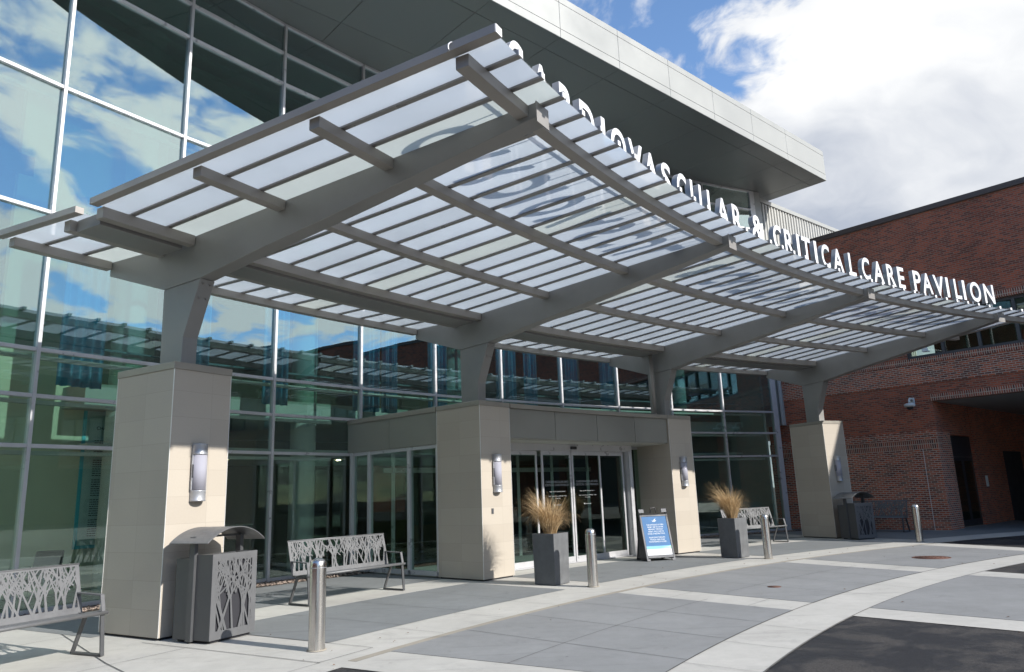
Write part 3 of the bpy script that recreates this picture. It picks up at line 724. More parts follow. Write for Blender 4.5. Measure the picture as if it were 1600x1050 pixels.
# slabs, ceilings, walls, columns behind the glass
def P_slab(name, r0, r1, z0, z1, ta, tb, mat):
    m = MB(); arc_solid(m, r0, r1, z0, z1, ta, tb, 3); return part(name, m, mat, bld, 0, True)
P_slab('ground_floor', RF+.08, 56, -0.012, 0.02, 162, 113, M['floor'])
P_slab('floor_slab', RF+1.6, 56, 3.80, 4.25, 146.2, 113.8, M['ceil'])
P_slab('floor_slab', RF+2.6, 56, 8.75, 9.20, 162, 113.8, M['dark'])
P_slab('ceiling', RF+.1, 56, 13.05, 13.25, 162, 113.8, M['ceil'])
P_slab('ceiling', RF+1.6, 56, 12.35, 12.50, 162, 113.8, M['ceil'])
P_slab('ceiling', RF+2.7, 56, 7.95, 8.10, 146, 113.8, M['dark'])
P_slab('ceiling', RF+1.6, 56, 2.95, 3.02, 146, 113.8, M['ceil'])
P_slab('interior_wall', 48.5, 48.7, 0.03, 3.8, 146, 114, M['wallb'])
P_slab('interior_wall', 47.0, 47.2, 4.25, 8.7, 146, 114, M['wallb'])
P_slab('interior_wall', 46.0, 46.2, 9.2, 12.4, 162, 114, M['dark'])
P_slab('interior_wall', 43.2, 43.35, 0.03, 13.0, 147.9, 143.6, M['wallg'])
P_slab('interior_wall', 46.0, 46.2, 0.03, 9.19, 162, 149.5, M['wallg'])
P_slab('balcony_rail', RF+1.5, RF+1.53, 4.25, 4.95, 146, 113.9, M['dglass'])
m = MB(); arc_solid(m, RF+1.49, RF+1.54, 4.95, 4.99, 146, 113.9); part('handrail', m, M['alu'], bld, 0, True)
m = MB()
loc, rz = frame(RF+0.3, 113.7); m.box(0.0, 0.1, 0, 12, 0.03, 13.0, Matrix.Translation(loc) @ Matrix.Rotation(rz, 4, 'Z')); part('interior_wall', m, M['wallw'], bld, 0, True)
for t in (151.8, 144.9, 138.6, 131.6, 124.6, 117.6):
    q = pol(RF+1.9, t); m = MB(); m.lathe([(0.33, 0.03), (0.33, 13.0)], (q.x, q.y), 28)
    part('interior_column', m, M['wallw'], bld, 0, True)
for z, r in ((4.36, RF+.25), (3.56, RF+.3), (2.66, RF+.3), (9.46, RF+.3), (11.92, RF+.3)):
    if z < 4: P_slab('blind_pocket', r, r+.1, z, z+.07, 161, 138.9, M['wallw']); P_slab('blind_pocket', r, r+.1, z, z+.07, 126.5, 113.9, M['wallw'])
    else: P_slab('blind_pocket', r, r+.1, z, z+.07, 161, 113.9, M['wallw'])
def curtain(ta, tb, z0, z1, r=RF+0.8):
    m = MB(); n = 44; i = len(m.v)
    for k in range(n+1):
        u = k/n; th = ta+(tb-ta)*u; rr = r + 0.055*math.sin(u*30+ta) + 0.03*math.sin(u*17)
        m.v += [pol(rr, th, z0), pol(rr+0.02*math.sin(u*30), th, z1)]
    for k in range(n): m.f.append((i+2*k, i+2*k+2, i+2*k+3, i+2*k+1)); m.sm.append(len(m.f)-1)
    o = part('curtain', m, M['curt'], bld, 0, True, fix=False)
    s = o.modifiers.new('thick', 'SOLIDIFY'); s.thickness = 0.012
for ta, tb in ((147.5,146.3),(144.4,143.2),(141.2,140.2),(137.5,136.4),(136.2,135.5),(133.9,133.0),(130.3,129.2),(128.7,127.9),(126.3,125.5),(124.0,123.2)):
    curtain(ta, tb, 4.02, 7.9)
for t, r, z in ((141.0,44,7.94),(139.6,44.6,7.94),(137.2,44,7.94),(136.0,45.5,7.94),(133.0,44,7.94),(142.6,45,7.94),(139.6,45,2.94),(135,45,2.94),(120,44,2.94),(144,44,7.94)):
    q = pol(r, t, z); m = MB(); m.lathe([(0.0, z), (0.07, z), (0.075, z-0.012)], (q.x, q.y), 12); part('downlight', m, M['down'], bld, 0, True, fix=False)
# great flat roof with soffit and fascia
F0 = Vector((13.05, 28.0, 0)); fd = Vector((math.cos(R_(221.9)), math.sin(R_(221.9)), 0)); fn_ = Vector((math.cos(R_(131.9)), math.sin(R_(131.9)), 0))
def RP(s, d, z): v = F0 + fd*s + fn_*d; return Vector((v.x, v.y, z))
LEN = 34.0
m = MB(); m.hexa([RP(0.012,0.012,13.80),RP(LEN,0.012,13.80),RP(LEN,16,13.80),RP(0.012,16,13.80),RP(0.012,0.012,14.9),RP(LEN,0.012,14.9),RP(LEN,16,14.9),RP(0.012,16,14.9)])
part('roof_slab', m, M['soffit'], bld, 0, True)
# soffit panels with open joints
xs = [0, 0.62] + [0.62+2.46*k for k in range(1, 14)]; ds = [0, 0.62, 3.1, 5.6, 8.1, 10.6]
for i in range(len(xs)-1):
    for j in range(len(ds)-1):
        a, b, c_, d = xs[i]+.006, xs[i+1]-.006, ds[j]+.006, ds[j+1]-.006
        if i == 0 : a = 0.0
        if j == 0 : c_ = 0.0
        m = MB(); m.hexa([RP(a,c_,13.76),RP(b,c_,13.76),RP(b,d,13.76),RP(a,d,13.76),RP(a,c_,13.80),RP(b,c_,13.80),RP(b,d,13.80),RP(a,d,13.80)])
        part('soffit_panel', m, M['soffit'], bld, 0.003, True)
FZ = [(13.76, 14.02), (14.03, 14.84), (14.85, 15.06)]
for i in range(len(xs)-1):
    for z0, z1 in FZ:
        a, b = xs[i]+.005, xs[i+1]-.005
        if i == 0: continue
        if i == 1: a = -0.02
        m = MB(); m.hexa([RP(a,-.03,z0),RP(b,-.03,z0),RP(b,-.001,z0),RP(a,-.001,z0),RP(a,-.03,z1),RP(b,-.03,z1),RP(b,-.001,z1),RP(a,-.001,z1)])
        part('fascia_panel', m, M['panel'], bld, 0.004, True)
for j in range(5):
    for z0, z1 in FZ:
        a, b = -0.001 if j == 0 else 2.46*j+.005, 2.46*(j+1)-.005
        m = MB(); m.hexa([RP(-.02,a,z0),RP(-.001,a,z0),RP(-.001,b,z0),RP(-.02,b,z0),RP(-.02,a,z1),RP(-.001,a,z1),RP(-.001,b,z1),RP(-.02,b,z1)])
        part('fascia_panel', m, M['panel'], bld, 0.003, True)

# ------------------------------------------------------------------ metal clad wing behind
wing = root('metal_clad_wing', (10.8, 29.3, 0), 0, 'white corrugated metal wing rising behind the brick building', 'building')
a0 = Vector((10.55, 29.15, 0)); dv = Vector((math.cos(R_(40)), math.sin(R_(40)), 0)); nv = Vector((dv.y, -dv.x, 0))
m = MB(); i = 0; pts = []; s = 0.0
while s < 14:
    pts += [(s, 0.0), (s+0.10, 0.0), (s+0.13, 0.05), (s+0.20, 0.05), (s+0.23, 0.0)]; s += 0.23
for k in range(len(pts)-1):
    (s0, d0), (s1, d1) = pts[k], pts[k+1]
    p0 = a0 + dv*s0 + nv*d0; p1 = a0 + dv*s1 + nv*d1
    if (p1-p0).length < 1e-5: continue
    m.quad((p0.x, p0.y, 4), (p1.x, p1.y, 4), (p1.x, p1.y, 13.42), (p0.x, p0.y, 13.42))
part('corrugated_wall', m, M['corr'], wing, 0, True, fix=False)
m = MB(); q = [a0+dv*0-nv*0.02, a0+dv*14-nv*0.02, a0+dv*14+nv*0.09, a0+nv*0.09]
m.hexa([Vector((p.x, p.y, 13.44)) for p in q] + [Vector((p.x, p.y, 13.62)) for p in q]); part('roof_edge', m, M['panel'], wing, 0.004, True)
q = [a0-nv*0.05, a0+dv*14-nv*0.05, a0+dv*14-nv*6, a0-nv*6]
m = MB(); m.hexa([Vector((p.x, p.y, 4)) for p in q] + [Vector((p.x, p.y, 13.4)) for p in q]); part('core_wall', m, M['corr'], wing, 0, True)

# ------------------------------------------------------------------ brick building
W1 = Vector((14.4, 25.3, 0)); brz = R_(-48)
brk = root('brick_building', W1, brz, 'red brick building with a ribbon window and a dark covered passage', 'building')
# local frame: +x runs right along the wall, +y into the building, the passage opens at x > 0
LW = -6.2
def bpart(name, x0, x1, y0, y1, z0, z1, mat, bevel=0):
    m = MB(); m.box(x0, x1, y0, y1, z0, z1); return part(name, m, mat, brk, bevel)
bpart('lower_wall', LW, 0, 0.0, 0.4, -0.002, 2.72, M['brickL'])
bpart('soldier_course', LW, 0.006, -0.012, 0.39, 2.721, 3.02, M['soldier'])
bpart('brick_course', LW, 0.02, -0.028, 0.39, 3.021, 3.27, M['brickL'])
m = MB()
k = 0
for q in range(26): x = LW+0.1+0.24*q; m.box(x, x+0.09, 0.0, 0.04, 3.271, 3.33) if x < -0.1 else None
part('dentils', m, M['brickL'], brk)
bpart('middle_wall', LW, 0, 0.04, 0.4, 3.271, 4.95, M['brickD'])
bpart('upper_wall', LW, 24, 0.02, 0.4, 4.951, 5.67, M['brickL'])
bpart('lintel_wall', 0.001, 24, 0.04, 0.4, 4.56, 4.95, M['brickD'])
bpart('soldier_course', -0.02, 24, 0.012, 0.42, 4.33, 4.559, M['soldier'])
bpart('soldier_course', LW, 24, 0.0, 0.4, 5.671, 5.87, M['soldier'])
bpart('upper_wall', LW, -0.6, 0.04, 0.4, 5.871, 7.46, M['brickD'])
bpart('soldier_course', LW, 24, 0.0, 0.4, 7.461, 7.68, M['soldier'])
bpart('upper_wall', LW, 24, 0.04, 0.4, 7.681, 11.05, M['brickD'])
bpart('coping', LW, 24, -0.03, 0.45, 11.051, 11.25, M['coping'], 0.01)
bpart('roof', LW, 24, 0.41, 12, 10.6, 10.9, M['coping'])
# ribbon window
wf = bpart('window_frame', -0.6, 24, 0.16, 0.26, 5.872, 5.98, M['furnd'])
bpart('window_frame', -0.6, 24, 0.16, 0.26, 7.36, 7.459, M['furnd'])
x = -0.6; n_ = 0
while x < 23.8:
    bpart('window_mullion', x+0.0, x+0.10, 0.15, 0.26, 5.981, 7.359, M['furnd'])
    bpart('window_pane', x+0.101, x+1.12, 0.22, 0.235, 5.981, 7.359, M['dglass'])
    x += 1.13; n_ += 1
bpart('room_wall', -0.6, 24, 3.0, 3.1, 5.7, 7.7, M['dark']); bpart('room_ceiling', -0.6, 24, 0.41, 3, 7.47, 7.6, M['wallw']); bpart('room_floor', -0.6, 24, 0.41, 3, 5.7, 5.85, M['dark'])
# passage
bpart('passage_wall', 0.0-0.3, 0.0, 0.401, 1.25, -0.002, 3.27, M['brickL']); bpart('passage_wall', -0.3, -0.02, 0.401, 1.25, 3.271, 4.33, M['brickD'])
bpart('passage_wall', -0.3, -0.02, 1.251, 3.6, 3.2, 4.33, M['brickD']); bpart('passage_wall', -0.3, 0.0, 3.601, 16, -0.002, 4.33, M['brickD'])
bpart('passage_back_wall', -0.3, 24, 16.001, 16.3, -0.002, 4.33, M['brickD'])
bpart('passage_ceiling', -0.3, 24, 0.421, 16, 4.331, 4.5, M['ceilp'])
dr = bpart('passage_door', -0.18, -0.10, 1.3, 3.55, 0.02, 3.18, M['black'])
for y0 in (1.35, 2.46):
    m = MB(); m.box(-0.099, -0.09, y0+0.12, y0+0.93, 0.25, 2.3); o = part('door_pane', m, M['dglass'], dr)
m = MB(); m.box(-0.098, -0.085, 1.32, 3.53, 2.42, 2.46); part('transom_bar', m, M['furnd'], dr)
m = MB(); m.box(-0.003, 0.03, 4.3, 4.5, 1.35, 1.75); part('notice', m, M['camw'], brk)
bpart('second_doorway', -0.02, 0.012, 7.0, 9.4, 0.0, 2.7, M['inside'])
# movement joint in the brickwork
bpart('movement_joint', -0.52, -0.505, -0.004, -0.001, 0.0, 2.72, M['camw'])
# dome camera on the brick wall
loc = brk.matrix_basis @ Vector((-0.52, 0.04, 4.05)) if False else (Matrix.Translation(W1) @ Matrix.Rotation(brz, 4, 'Z')) @ Vector((-0.62, 0.04, 4.25))
cm = root('dome_camera', loc, brz, 'white dome security camera on an arm fixed to the brick wall', 'security camera')
m = MB(); m.box(-0.07, 0.07, -0.03, 0.0, 0.0, 0.26); part('wall_bracket', m, M['camw'], cm, 0.01)
m = MB(); m.tube([(0, -0.02, 0.16), (0, -0.12, 0.22), (0, -0.24, 0.22), (0, -0.32, 0.16), (0, -0.34, 0.03)], 0.035, 12); part('arm', m, M['camw'], cm)
m = MB(); m.lathe([(0.0, 0.05), (0.10, 0.05), (0.17, 0.02), (0.185, -0.02), (0.17, -0.06), (0.11, -0.08)], (0, -0.34), 28); part('hood', m, M['camw'], cm)
m = MB(); m.lathe([(0.11, -0.08), (0.10, -0.13), (0.06, -0.17), (0.0, -0.185)], (0, -0.34), 24); part('dome', m, M['black'], cm)
loc = (Matrix.Translation(W1) @ Matrix.Rotation(brz, 4, 'Z')) @ Vector((0.15, 0.0, 6.02))
fl = root('flood_light', loc, brz, 'small white flood light fixed below the ribbon window', 'flood light')
m = MB(); m.box(-0.02, 0.02, -0.22, 0.1, 0.02, 0.05); part('bracket', m, M['camw'], fl)
m = MB(); m.hexa([(-.09,-.38,-.02),(.09,-.38,-.02),(.06,-.2,-.02),(-.06,-.2,-.02),(-.09,-.36,.13),(.09,-.36,.13),(.06,-.2,.08),(-.06,-.2,.08)]); part('lamp_head', m, M['camw'], fl, 0.01)

# ------------------------------------------------------------------ across the road, mirrored in the glass, and behind the viewer
acr = root('long_garage', (79, -42, 0), R_(62), 'long dark building across the road, seen only mirrored in the glass', 'building')
m = MB(); m.box(-85, 150, -14, 0, -0.1, 21); part('wall', m, M['dark'], acr)
for z in (9.0, 15.0):
    m = MB(); m.box(-84, 149, 0.01, 0.05, z, z+0.8); part('opening', m, M['ink'], acr)
acr2 = root('unseen_sky_block_wing', (-22, -30, 0), R_(-35), 'unseen tall brick wing added behind the viewer to shut out sky light', 'building')  # unseen wing, added to block sky light and close the mirrored horizon
m = MB(); m.box(-135, 30, -14, 0, -0.1, 21); part('wall', m, M['brickD'], acr2)
for z in (2.2, 6.4, 10.6, 14.8):
    m = MB(); m.box(-93, 28, 0.01, 0.05, z, z+1.4); part('opening', m, M['inside'], acr2)

# ------------------------------------------------------------------ entrance vestibule
ves = root('entrance_vestibule', pol(37, 132.5, 0), 0, 'low taupe-banded entrance vestibule with silver sliding glass doors', 'entrance')
A_, B_ = 138.49-1.52, 127.83+0.0
# front band: four flat panels and coping
edges = [136.98, 134.53, 132.15, 129.88, 127.84]
for a, b in zip(edges[:-1], edges[1:]):
    m = MB(); arc_solid(m, 36.05, 36.12, 2.885, 3.535, a-0.012, b+0.012, 3); part('band_panel', m, M['band'], ves, 0.003, True)
m = MB(); arc_solid(m, 36.13, 37.0, 2.90, 3.54, 136.97, 127.86, 2); part('band_core', m, M['band'], ves, 0, True)
m = MB(); arc_solid(m, 36.0, 41.0, 3.5405, 3.64, 136.95, 127.86, 2); part('coping', m, M['cap'], ves, 0.003, True)
m = MB(); arc_solid(m, 36.15, 40.5, 2.86, 2.8995, 136.97, 126.9, 2); part('ceiling', m, M['ceilp'], ves, 0, True)
# side wall with storefront glass, in the plane of the second pedestal
t = R_(138.49); er = Vector((math.cos(t), math.sin(t), 0)); et = Vector((-math.sin(t), math.cos(t), 0))
sf = lambda u, v, w: Vector((O[0], O[1], 0)) + er*u + et*w + Vector((0, 0, v))
def sbox(name, u0, u1, v0, v1, w0, w1, mat, bevel=0):
    m = MB(); m.profile([(u0, v0), (u1, v0), (u1, v1), (u0, v1)], w0, w1, sf); return part(name, m, mat, ves, bevel, True)
sbox('band_panel', 37.345, 38.985, 2.82, 3.53, -0.03, 0.0, M['band'], 0.003)
sbox('band_panel', 38.995, 40.62, 2.82, 3.53, -0.03, 0.0, M['band'], 0.003)
sbox('band_core', 37.345, 40.55, 2.83, 3.53, -0.2, -0.031, M['band'])
sbox('coping', 37.345, 40.62, 3.531, 3.64, -0.2, 0.03, M['cap'], 0.003)
for u in (37.36, 38.33, 39.80): sbox('storefront_mullion', u-0.045, u+0.045, 0.12, 2.819, -0.14, -0.02, M['alu'], 0.003)
sbox('storefront_mullion', 40.42, 40.52, 0.0, 2.819, -0.14, -0.0, M['alu'], 0.003)
for u0, u1 in ((37.405, 38.285), (38.375, 39.755), (39.845, 40.42)):
    sbox('storefront_sill', u0, u1, 0.03, 0.13, -0.13, -0.03, M['alu'], 0.003); sbox('storefront_head', u0, u1, 2.74, 2.819, -0.13, -0.03, M['alu'])
    sbox('storefront_pane', u0, u1, 0.131, 2.739, -0.085, -0.075, M['dglass'])
# right side wall
t2 = R_(127.0); er2 = Vector((math.cos(t2), math.sin(t2), 0)); et2 = Vector((-math.sin(t2), math.cos(t2), 0))
m = MB(); m.profile([(37.34, 0.0), (40.5, 0.0), (40.5, 3.5), (37.34, 3.5)], -0.1, 0.0, lambda u, v, w: Vector((O[0], O[1], 0)) + er2*u + et2*w + Vector((0, 0, v))); part('side_wall', m, M['dark'], ves, 0, True)
# pier face beside the door on the right (shaft side of the third pedestal shows the tile itself)
# doors
RD = 36.86
m = MB(); arc_solid(m, RD-0.06, RD+0.12, 2.70, 2.859, 137.0, 128.85, 3); part('door_header', m, M['alu'], ves, 0.003, True)
q = pol(RD-0.075, 132.15, 2.76); loc, rz = frame(RD-0.09, 132.35, 2.735)
m = MB(); m.box(-0.10, 0.10, -0.03, 0.03, 0, 0.07, Matrix.Translation(loc) @ Matrix.Rotation(rz, 4, 'Z')); part('motion_sensor', m, M['black'], ves, 0.01, True)
def leaf(ta, tb, r, z0=0.02, z1=2.695, st=0.055, rail=0.10, text=False, name='sliding_door'):
    a = pol(r, ta, 0); b = pol(r, tb, 0); w = (b-a).length; rz = math.atan2((b-a).y, (b-a).x)
    mt = Matrix.Translation(a) @ Matrix.Rotation(rz, 4, 'Z')
    m = MB()
    m.box(0, st, -0.02, 0.02, z0, z1, mt); m.box(w-st, w, -0.02, 0.02, z0, z1, mt)
    m.box(st, w-st, -0.0195, 0.0195, z0, z0+rail+0.03, mt); m.box(st, w-st, -0.0195, 0.0195, z1-rail, z1, mt)
    d = part(name, m, M['alu'], ves, 0.002, True)
    m = MB(); m.box(st, w-st, -0.005, 0.005, z0+rail+0.03, z1-rail, mt); pn = part('pane', m, M['dglass'], d, 0, False)
    if text:
        me = text_mesh("CARDIOVASCULAR AND\nCRITICAL CARE PAVILION", 0.072, 0.0, 0.0008, 'CENTER', 'lettering', line=1.05)
        x0, x1, y0, y1 = bounds(me); sc_ = min(1, (w-2*st-0.06)/(x1-x0))
        me.transform(Matrix.Diagonal((sc_, 1, 1, 1)))
        me.transform(mt @ Matrix.Translation((w/2, -0.008, 1.92)) @ Matrix.Rotation(R_(90), 4, 'X')); o = part('lettering', me, M['greyl'], d)
        me = text_mesh("Please enter for limited main entrance\n\nHours 5 a.m. to 5 p.m. and Monday - Friday,\nby card only", 0.036, 0.0, 0.0002, 'CENTER', 'lettering', line=1.5)
        x0, x1, y0, y1 = bounds(me); sc_ = min(1, (w-2*st-0.06)/(x1-x0)); me.transform(Matrix.Diagonal((sc_, 1, 1, 1)))
        me.transform(mt @ Matrix.Translation((w/2, -0.008, 1.70)) @ Matrix.Rotation(R_(90), 4, 'X')); o = part('lettering', me, M['greyl'], d)
        m = MB(); m.box(w/2-0.11, w/2+0.11, -0.0085, -0.008, 1.385, 1.395, mt); m.box(w/2-0.15, w/2-0.12, -0.0085, -0.008, 1.375, 1.41, mt); part('small_logo', m, M['greyl'], d)
    return d
leaf(136.9, 134.15, RD+0.09, name='fixed_door_panel')
leaf(134.05, 132.42, RD, text=True)
leaf(132.38, 130.72, RD, text=True)
leaf(130.66, 129.2, RD+0.09, name='fixed_door_panel')
loc, rz = frame(RD, 129.02); m = MB(); m.box(-0.06, 0.06, -0.10, 0.14, 0, 2.70, Matrix.Translation(loc) @ Matrix.Rotation(rz, 4, 'Z')); part('door_jamb', m, M['alu'], ves, 0.003, True)
leaf(128.9, 127.1, RD+0.35, z0=0.02, z1=2.86, st=0.05, rail=0.07, name='side_light')
m = MB(); arc_solid(m, RD-0.05, RD+0.2, 0.0, 0.018, 137.0, 128.9, 3); part('threshold', m, M['alu'], ves, 0, True)
# inner door line deeper in the vestibule
m = MB()
for tt in (137.6, 135.2, 133.3, 131.4, 129.5, 127.4):
    q = pol(39.6, tt); m.box(q.x-.04, q.x+.04, q.y-.04, q.y+.04, 0.02, 2.85)
part('inner_door_frames', m, M['alu'], ves, 0, True)
m = MB(); arc_solid(m, 39.58, 39.62, 2.3, 2.42, 138, 127.2, 3); part('inner_header', m, M['alu'], ves, 0, True)

# ------------------------------------------------------------------ interior things seen through the glass
def at(r, t, z=0.02): return frame(r, t, z)
loc, rz = at(43.19, 144.75, 0.95)
db = root('donor_board', loc, rz, 'tall teal-framed board of names on the green lobby wall', 'wall board')
m = MB(); m.box(-0.55, 1.0, -0.03, 0.0, 0, 2.9); part('board', m, M['board'], db)
m = MB(); m.box(-0.62, -0.551, -0.05, 0.0, -0.07, 6.5); m.box(-0.551, 1.0, -0.05, 0.0, -0.07, -0.001); part('frame', m, M['teal'], db)
m = MB(); rr = random.Random(3)
for k in range(44):
    z = 2.2-0.047*k
    if k % 9 == 8: continue
    x = -0.35
    while x < 0.75:
        w = rr.uniform(0.02, 0.08); m.box(x, x+w, -0.034, -0.031, z, z+0.018); x += w+0.012
        if x > 0.3 and rr.random() < 0.12: break
part('name_lines', m, M['ink'], db)
me = text_mesh("CHAPLE C", 0.1, 0.0, 0.001, name='lettering'); me.transform(Matrix.Translation((-0.33, -0.032, 2.45)) @ Matrix.Rotation(R_(90), 4, 'X')); part('lettering', me, M['ink'], db)
for wd_, wz_ in (("SUPPORT", 4.55), ("PATIENT", 4.0)):
    me = text_mesh(wd_, 0.24, 0.0, 0.001, name='lettering', spacing=1.25); me.transform(Matrix.Translation((-0.1, -0.012, wz_)) @ Matrix.Rotation(R_(90), 4, 'X')); part('lettering', me, M['ink'], db)
loc, rz = at(45.0, 140.4, 0.02)
dk = root('information_desk', loc, rz, 'dark reception desk with grey lettering inside the lobby', 'desk')
m = MB(); m.box(-2.2, 1.4, 0, 0.7, 0, 1.08); part('desk_front', m, M['dark'], dk, 0.01)
m = MB(); m.box(-2.25, 1.45, -0.05, 0.75, 1.08, 1.12); part('counter_top', m, M['wallw'], dk, 0.005)
me = text_mesh("Vendor\nInformation Desk", 0.26, 0.006, 0.001, name='lettering'); me.transform(Matrix.Translation((-1.6, -0.008, 0.62)) @ Matrix.Rotation(R_(90), 4, 'X')); part('lettering', me, M['greyp'], dk)
loc, rz = at(41.9, 147.2, 0.02)
ch = root('lobby_chair', loc, rz+R_(35), 'dark lobby armchair with a thin metal arm frame behind the glass', 'chair')
m = MB(); m.box(-0.28, 0.28, -0.28, 0.28, 0.36, 0.46); part('seat', m, M['dark'], ch, 0.03, seg=3)
m = MB(); m.hexa([(.24,-.28,.42),(.32,-.28,.42),(.32,.28,.42),(.24,.28,.42),(.36,-.26,.92),(.42,-.26,.92),(.42,.26,.92),(.36,.26,.92)]); part('backrest', m, M['dark'], ch, 0.03, seg=3)
for y in (-0.31, 0.31):
    m = MB(); m.tube([(-.30,y,0), (-.30,y,.64), (.32,y,.64), (.30,y,0)], 0.011, 8); part('arm_frame', m, M['lampm'], ch)
loc, rz = at(42.4, 142.3, 0.02)
sf_ = root('lobby_sofa', loc, rz, 'olive lobby sofa block seen through the glass beside the bin', 'sofa')
m = MB(); m.box(-0.7, 0.7, -0.4, 0.4, 0.08, 0.46); part('seat', m, M['olive'], sf_, 0.04, seg=3)
m = MB(); m.box(-0.7, 0.7, 0.2, 0.42, 0.46, 1.05); part('backrest', m, M['olive'], sf_, 0.04, seg=3)

# ------------------------------------------------------------------ branch pattern panels
def branch_panel(W, H, seed, fnp, border=(0.05, 0.05, 0.04, 0.03), t=0.006, dens=1.0):
    """interlaced branches cut from sheet: fnp(x, z, d) maps panel coordinates to space; returns a mesh builder"""
    r = random.Random(seed); m = MB(); L, Rr, Bt, Tp = border; n = [0]
    def strip(x0, z0, x1, z1, w0, w1):
        dx, dz = x1-x0, z1-z0; l = math.hypot(dx, dz)
        if l < 0.02: return
        # clip to the opening
        u0, u1 = 0.0, 1.0
        for p, q in ((-dx, x0-L*0.6), (dx, W-Rr*0.6-x0), (-dz, z0-Bt*0.6), (dz, H-Tp*0.6-z0)):
            if abs(p) < 1e-9:
                if q < 0: return
                continue
            u = q/p
            if p < 0: u0 = max(u0, u)
            else: u1 = min(u1, u)
        if u1-u0 < 0.05: return
        ax, az, bx, bz = x0+dx*u0, z0+dz*u0, x0+dx*u1, z0+dz*u1
        wa, wb = w0+(w1-w0)*u0, w0+(w1-w0)*u1
        nx, nz = -dz/l, dx/l; n[0] += 1; e = (n[0] % 60)*0.00004
        P = [(ax-nx*wa/2, az-nz*wa/2), (ax+nx*wa/2, az+nz*wa/2), (bx+nx*wb/2, bz+nz*wb/2), (bx-nx*wb/2, bz-nz*wb/2)]
        m.hexa([fnp(p[0], p[1], -e) for p in P] + [fnp(p[0], p[1], t+e) for p in P])
    for (x0, x1, z0, z1) in ((0, L, 0, H), (W-Rr, W, 0, H), (L, W-Rr, 0, Bt), (L, W-Rr, H-Tp, H)):
        m.hexa([fnp(x0, z0, 0), fnp(x1, z0, 0), fnp(x1, z1, 0), fnp(x0, z1, 0), fnp(x0, z0, t), fnp(x1, z0, t), fnp(x1, z1, t), fnp(x0, z1, t)])
    nt_ = int(W/0.066*dens)
    for k in range(nt_):
        x = (k+0.5)*W/nt_ + r.uniform(-0.03, 0.03); lean = r.uniform(-0.62, 0.62)*H*0.85
        w = r.uniform(0.022, 0.042)
        mid = r.uniform(0.45, 0.62); xm = x + lean*mid; zm = H*mid
        strip(x, 0, xm, zm, w, w*0.62)
        for s in (-1, 1):
            dx = r.uniform(0.08, 0.30)*s*H; strip(xm, zm-0.01, xm+lean*0.3+dx, H, w*0.6, 0.016)
        if r.random() < 0.75:
            z2 = H*r.uniform(0.2, 0.45); x2 = x+lean*z2/H; s = r.choice((-1, 1)); strip(x2, z2, x2+s*r.uniform(0.12, 0.3)*H, z2+H*r.uniform(0.35, 0.6), w*0.5, 0.011)
    for k in range(int(nt_*2.4)):
        x = r.uniform(0, W); z = r.uniform(0.45, 0.8)*H; a = r.uniform(-1.1, 1.1); l = r.uniform(0.2, 0.5)*H
        strip(x, z, x+math.sin(a)*l, z+math.cos(a)*l, 0.019, 0.012)
    return m

# ------------------------------------------------------------------ benches
BL = 2.23
def make_bench(loc, rz, label, seed=5):
    b = root('slat_bench', loc, rz, label, 'bench', 'grey metal benches with branch-pattern backs')
    b.name = 'metal_bench'
    # local: x along the bench from its left end, y from front (0) to back, z up
    bs = Vector((0, 0.455, 0.46)); be = Vector((0, 0.60, 1.02)); dd = (be-bs); H = dd.length; dd.normalize(); nr = Vector((0, -dd.z, dd.y))
    m = branch_panel(BL-0.04, H, seed, lambda x, z, d: Vector((0.02+x, bs.y, bs.z)) + dd*z + nr*d, (0.05, 0.05, 0.07, 0.025))
    part('backrest', m, M['furn'], b)
    m = MB(); pf = [(0.03, 0.475), (0.10, 0.492), (0.22, 0.482), (0.34, 0.462), (0.41, 0.452), (0.452, 0.462), (0.452, 0.450), (0.405, 0.438), (0.335, 0.448), (0.22, 0.468), (0.10, 0.478), (0.03, 0.461)]
    m.profile(pf, 0.02, BL-0.02, lambda u, v, w: Vector((w, u, v))); st_ = part('seat', m, M['furn'], b)
    m = MB(); m.tube([(0.0, 0.022, 0.475), (BL, 0.022, 0.475)], 0.021, 14); part('front_tube', m, M['furn'], b)
    m = MB(); m.tube([(0.01, 0.602, 1.022), (BL-0.01, 0.602, 1.022)], 0.012, 10); part('top_tube', m, M['furn'], b)
    for x in (0.05, BL-0.05):
        m = MB(); w = 0.05
        def poly(pts, tk=0.022):
            for p, q in zip(pts[:-1], pts[1:]): m.bar((x, p[0], p[1]), (x, q[0], q[1]), w, tk, (1, 0, 0)) if False else bar2(m, x, p, q, w, tk)
        def bar2(m, x, p, q, w, tk):
            dy, dz = q[0]-p[0], q[1]-p[1]; l = math.hypot(dy, dz); ny, nz = -dz/l*tk/2, dy/l*tk/2
            ey, ez = dy/l*tk/2, dz/l*tk/2
            P = [(p[0]-ey-ny, p[1]-ez-nz), (q[0]+ey-ny, q[1]+ez-nz), (q[0]+ey+ny, q[1]+ez+nz), (p[0]-ey+ny, p[1]-ez+nz)]
            i = len(m.v)
            m.hexa([(x-w/2, a, c) for a, c in P] + [(x+w/2, a, c) for a, c in P])
        poly([(0.045, 0.46), (0.0, 0.011), (0.53, 0.011), (0.335, 0.45)]) 
        poly([(0.335, 0.445), (0.045, 0.462)]); poly([(0.335, 0.448), (0.46, 0.46), (0.602, 1.0)], 0.016)
        part('leg_frame', m, M['furnd'], b, 0.003)
        m = MB(); poly([(0.03, 0.48), (0.075, 0.675), (0.50, 0.69)], 0.018); part('armrest', m, M['furn'], b, 0.003)
    return b
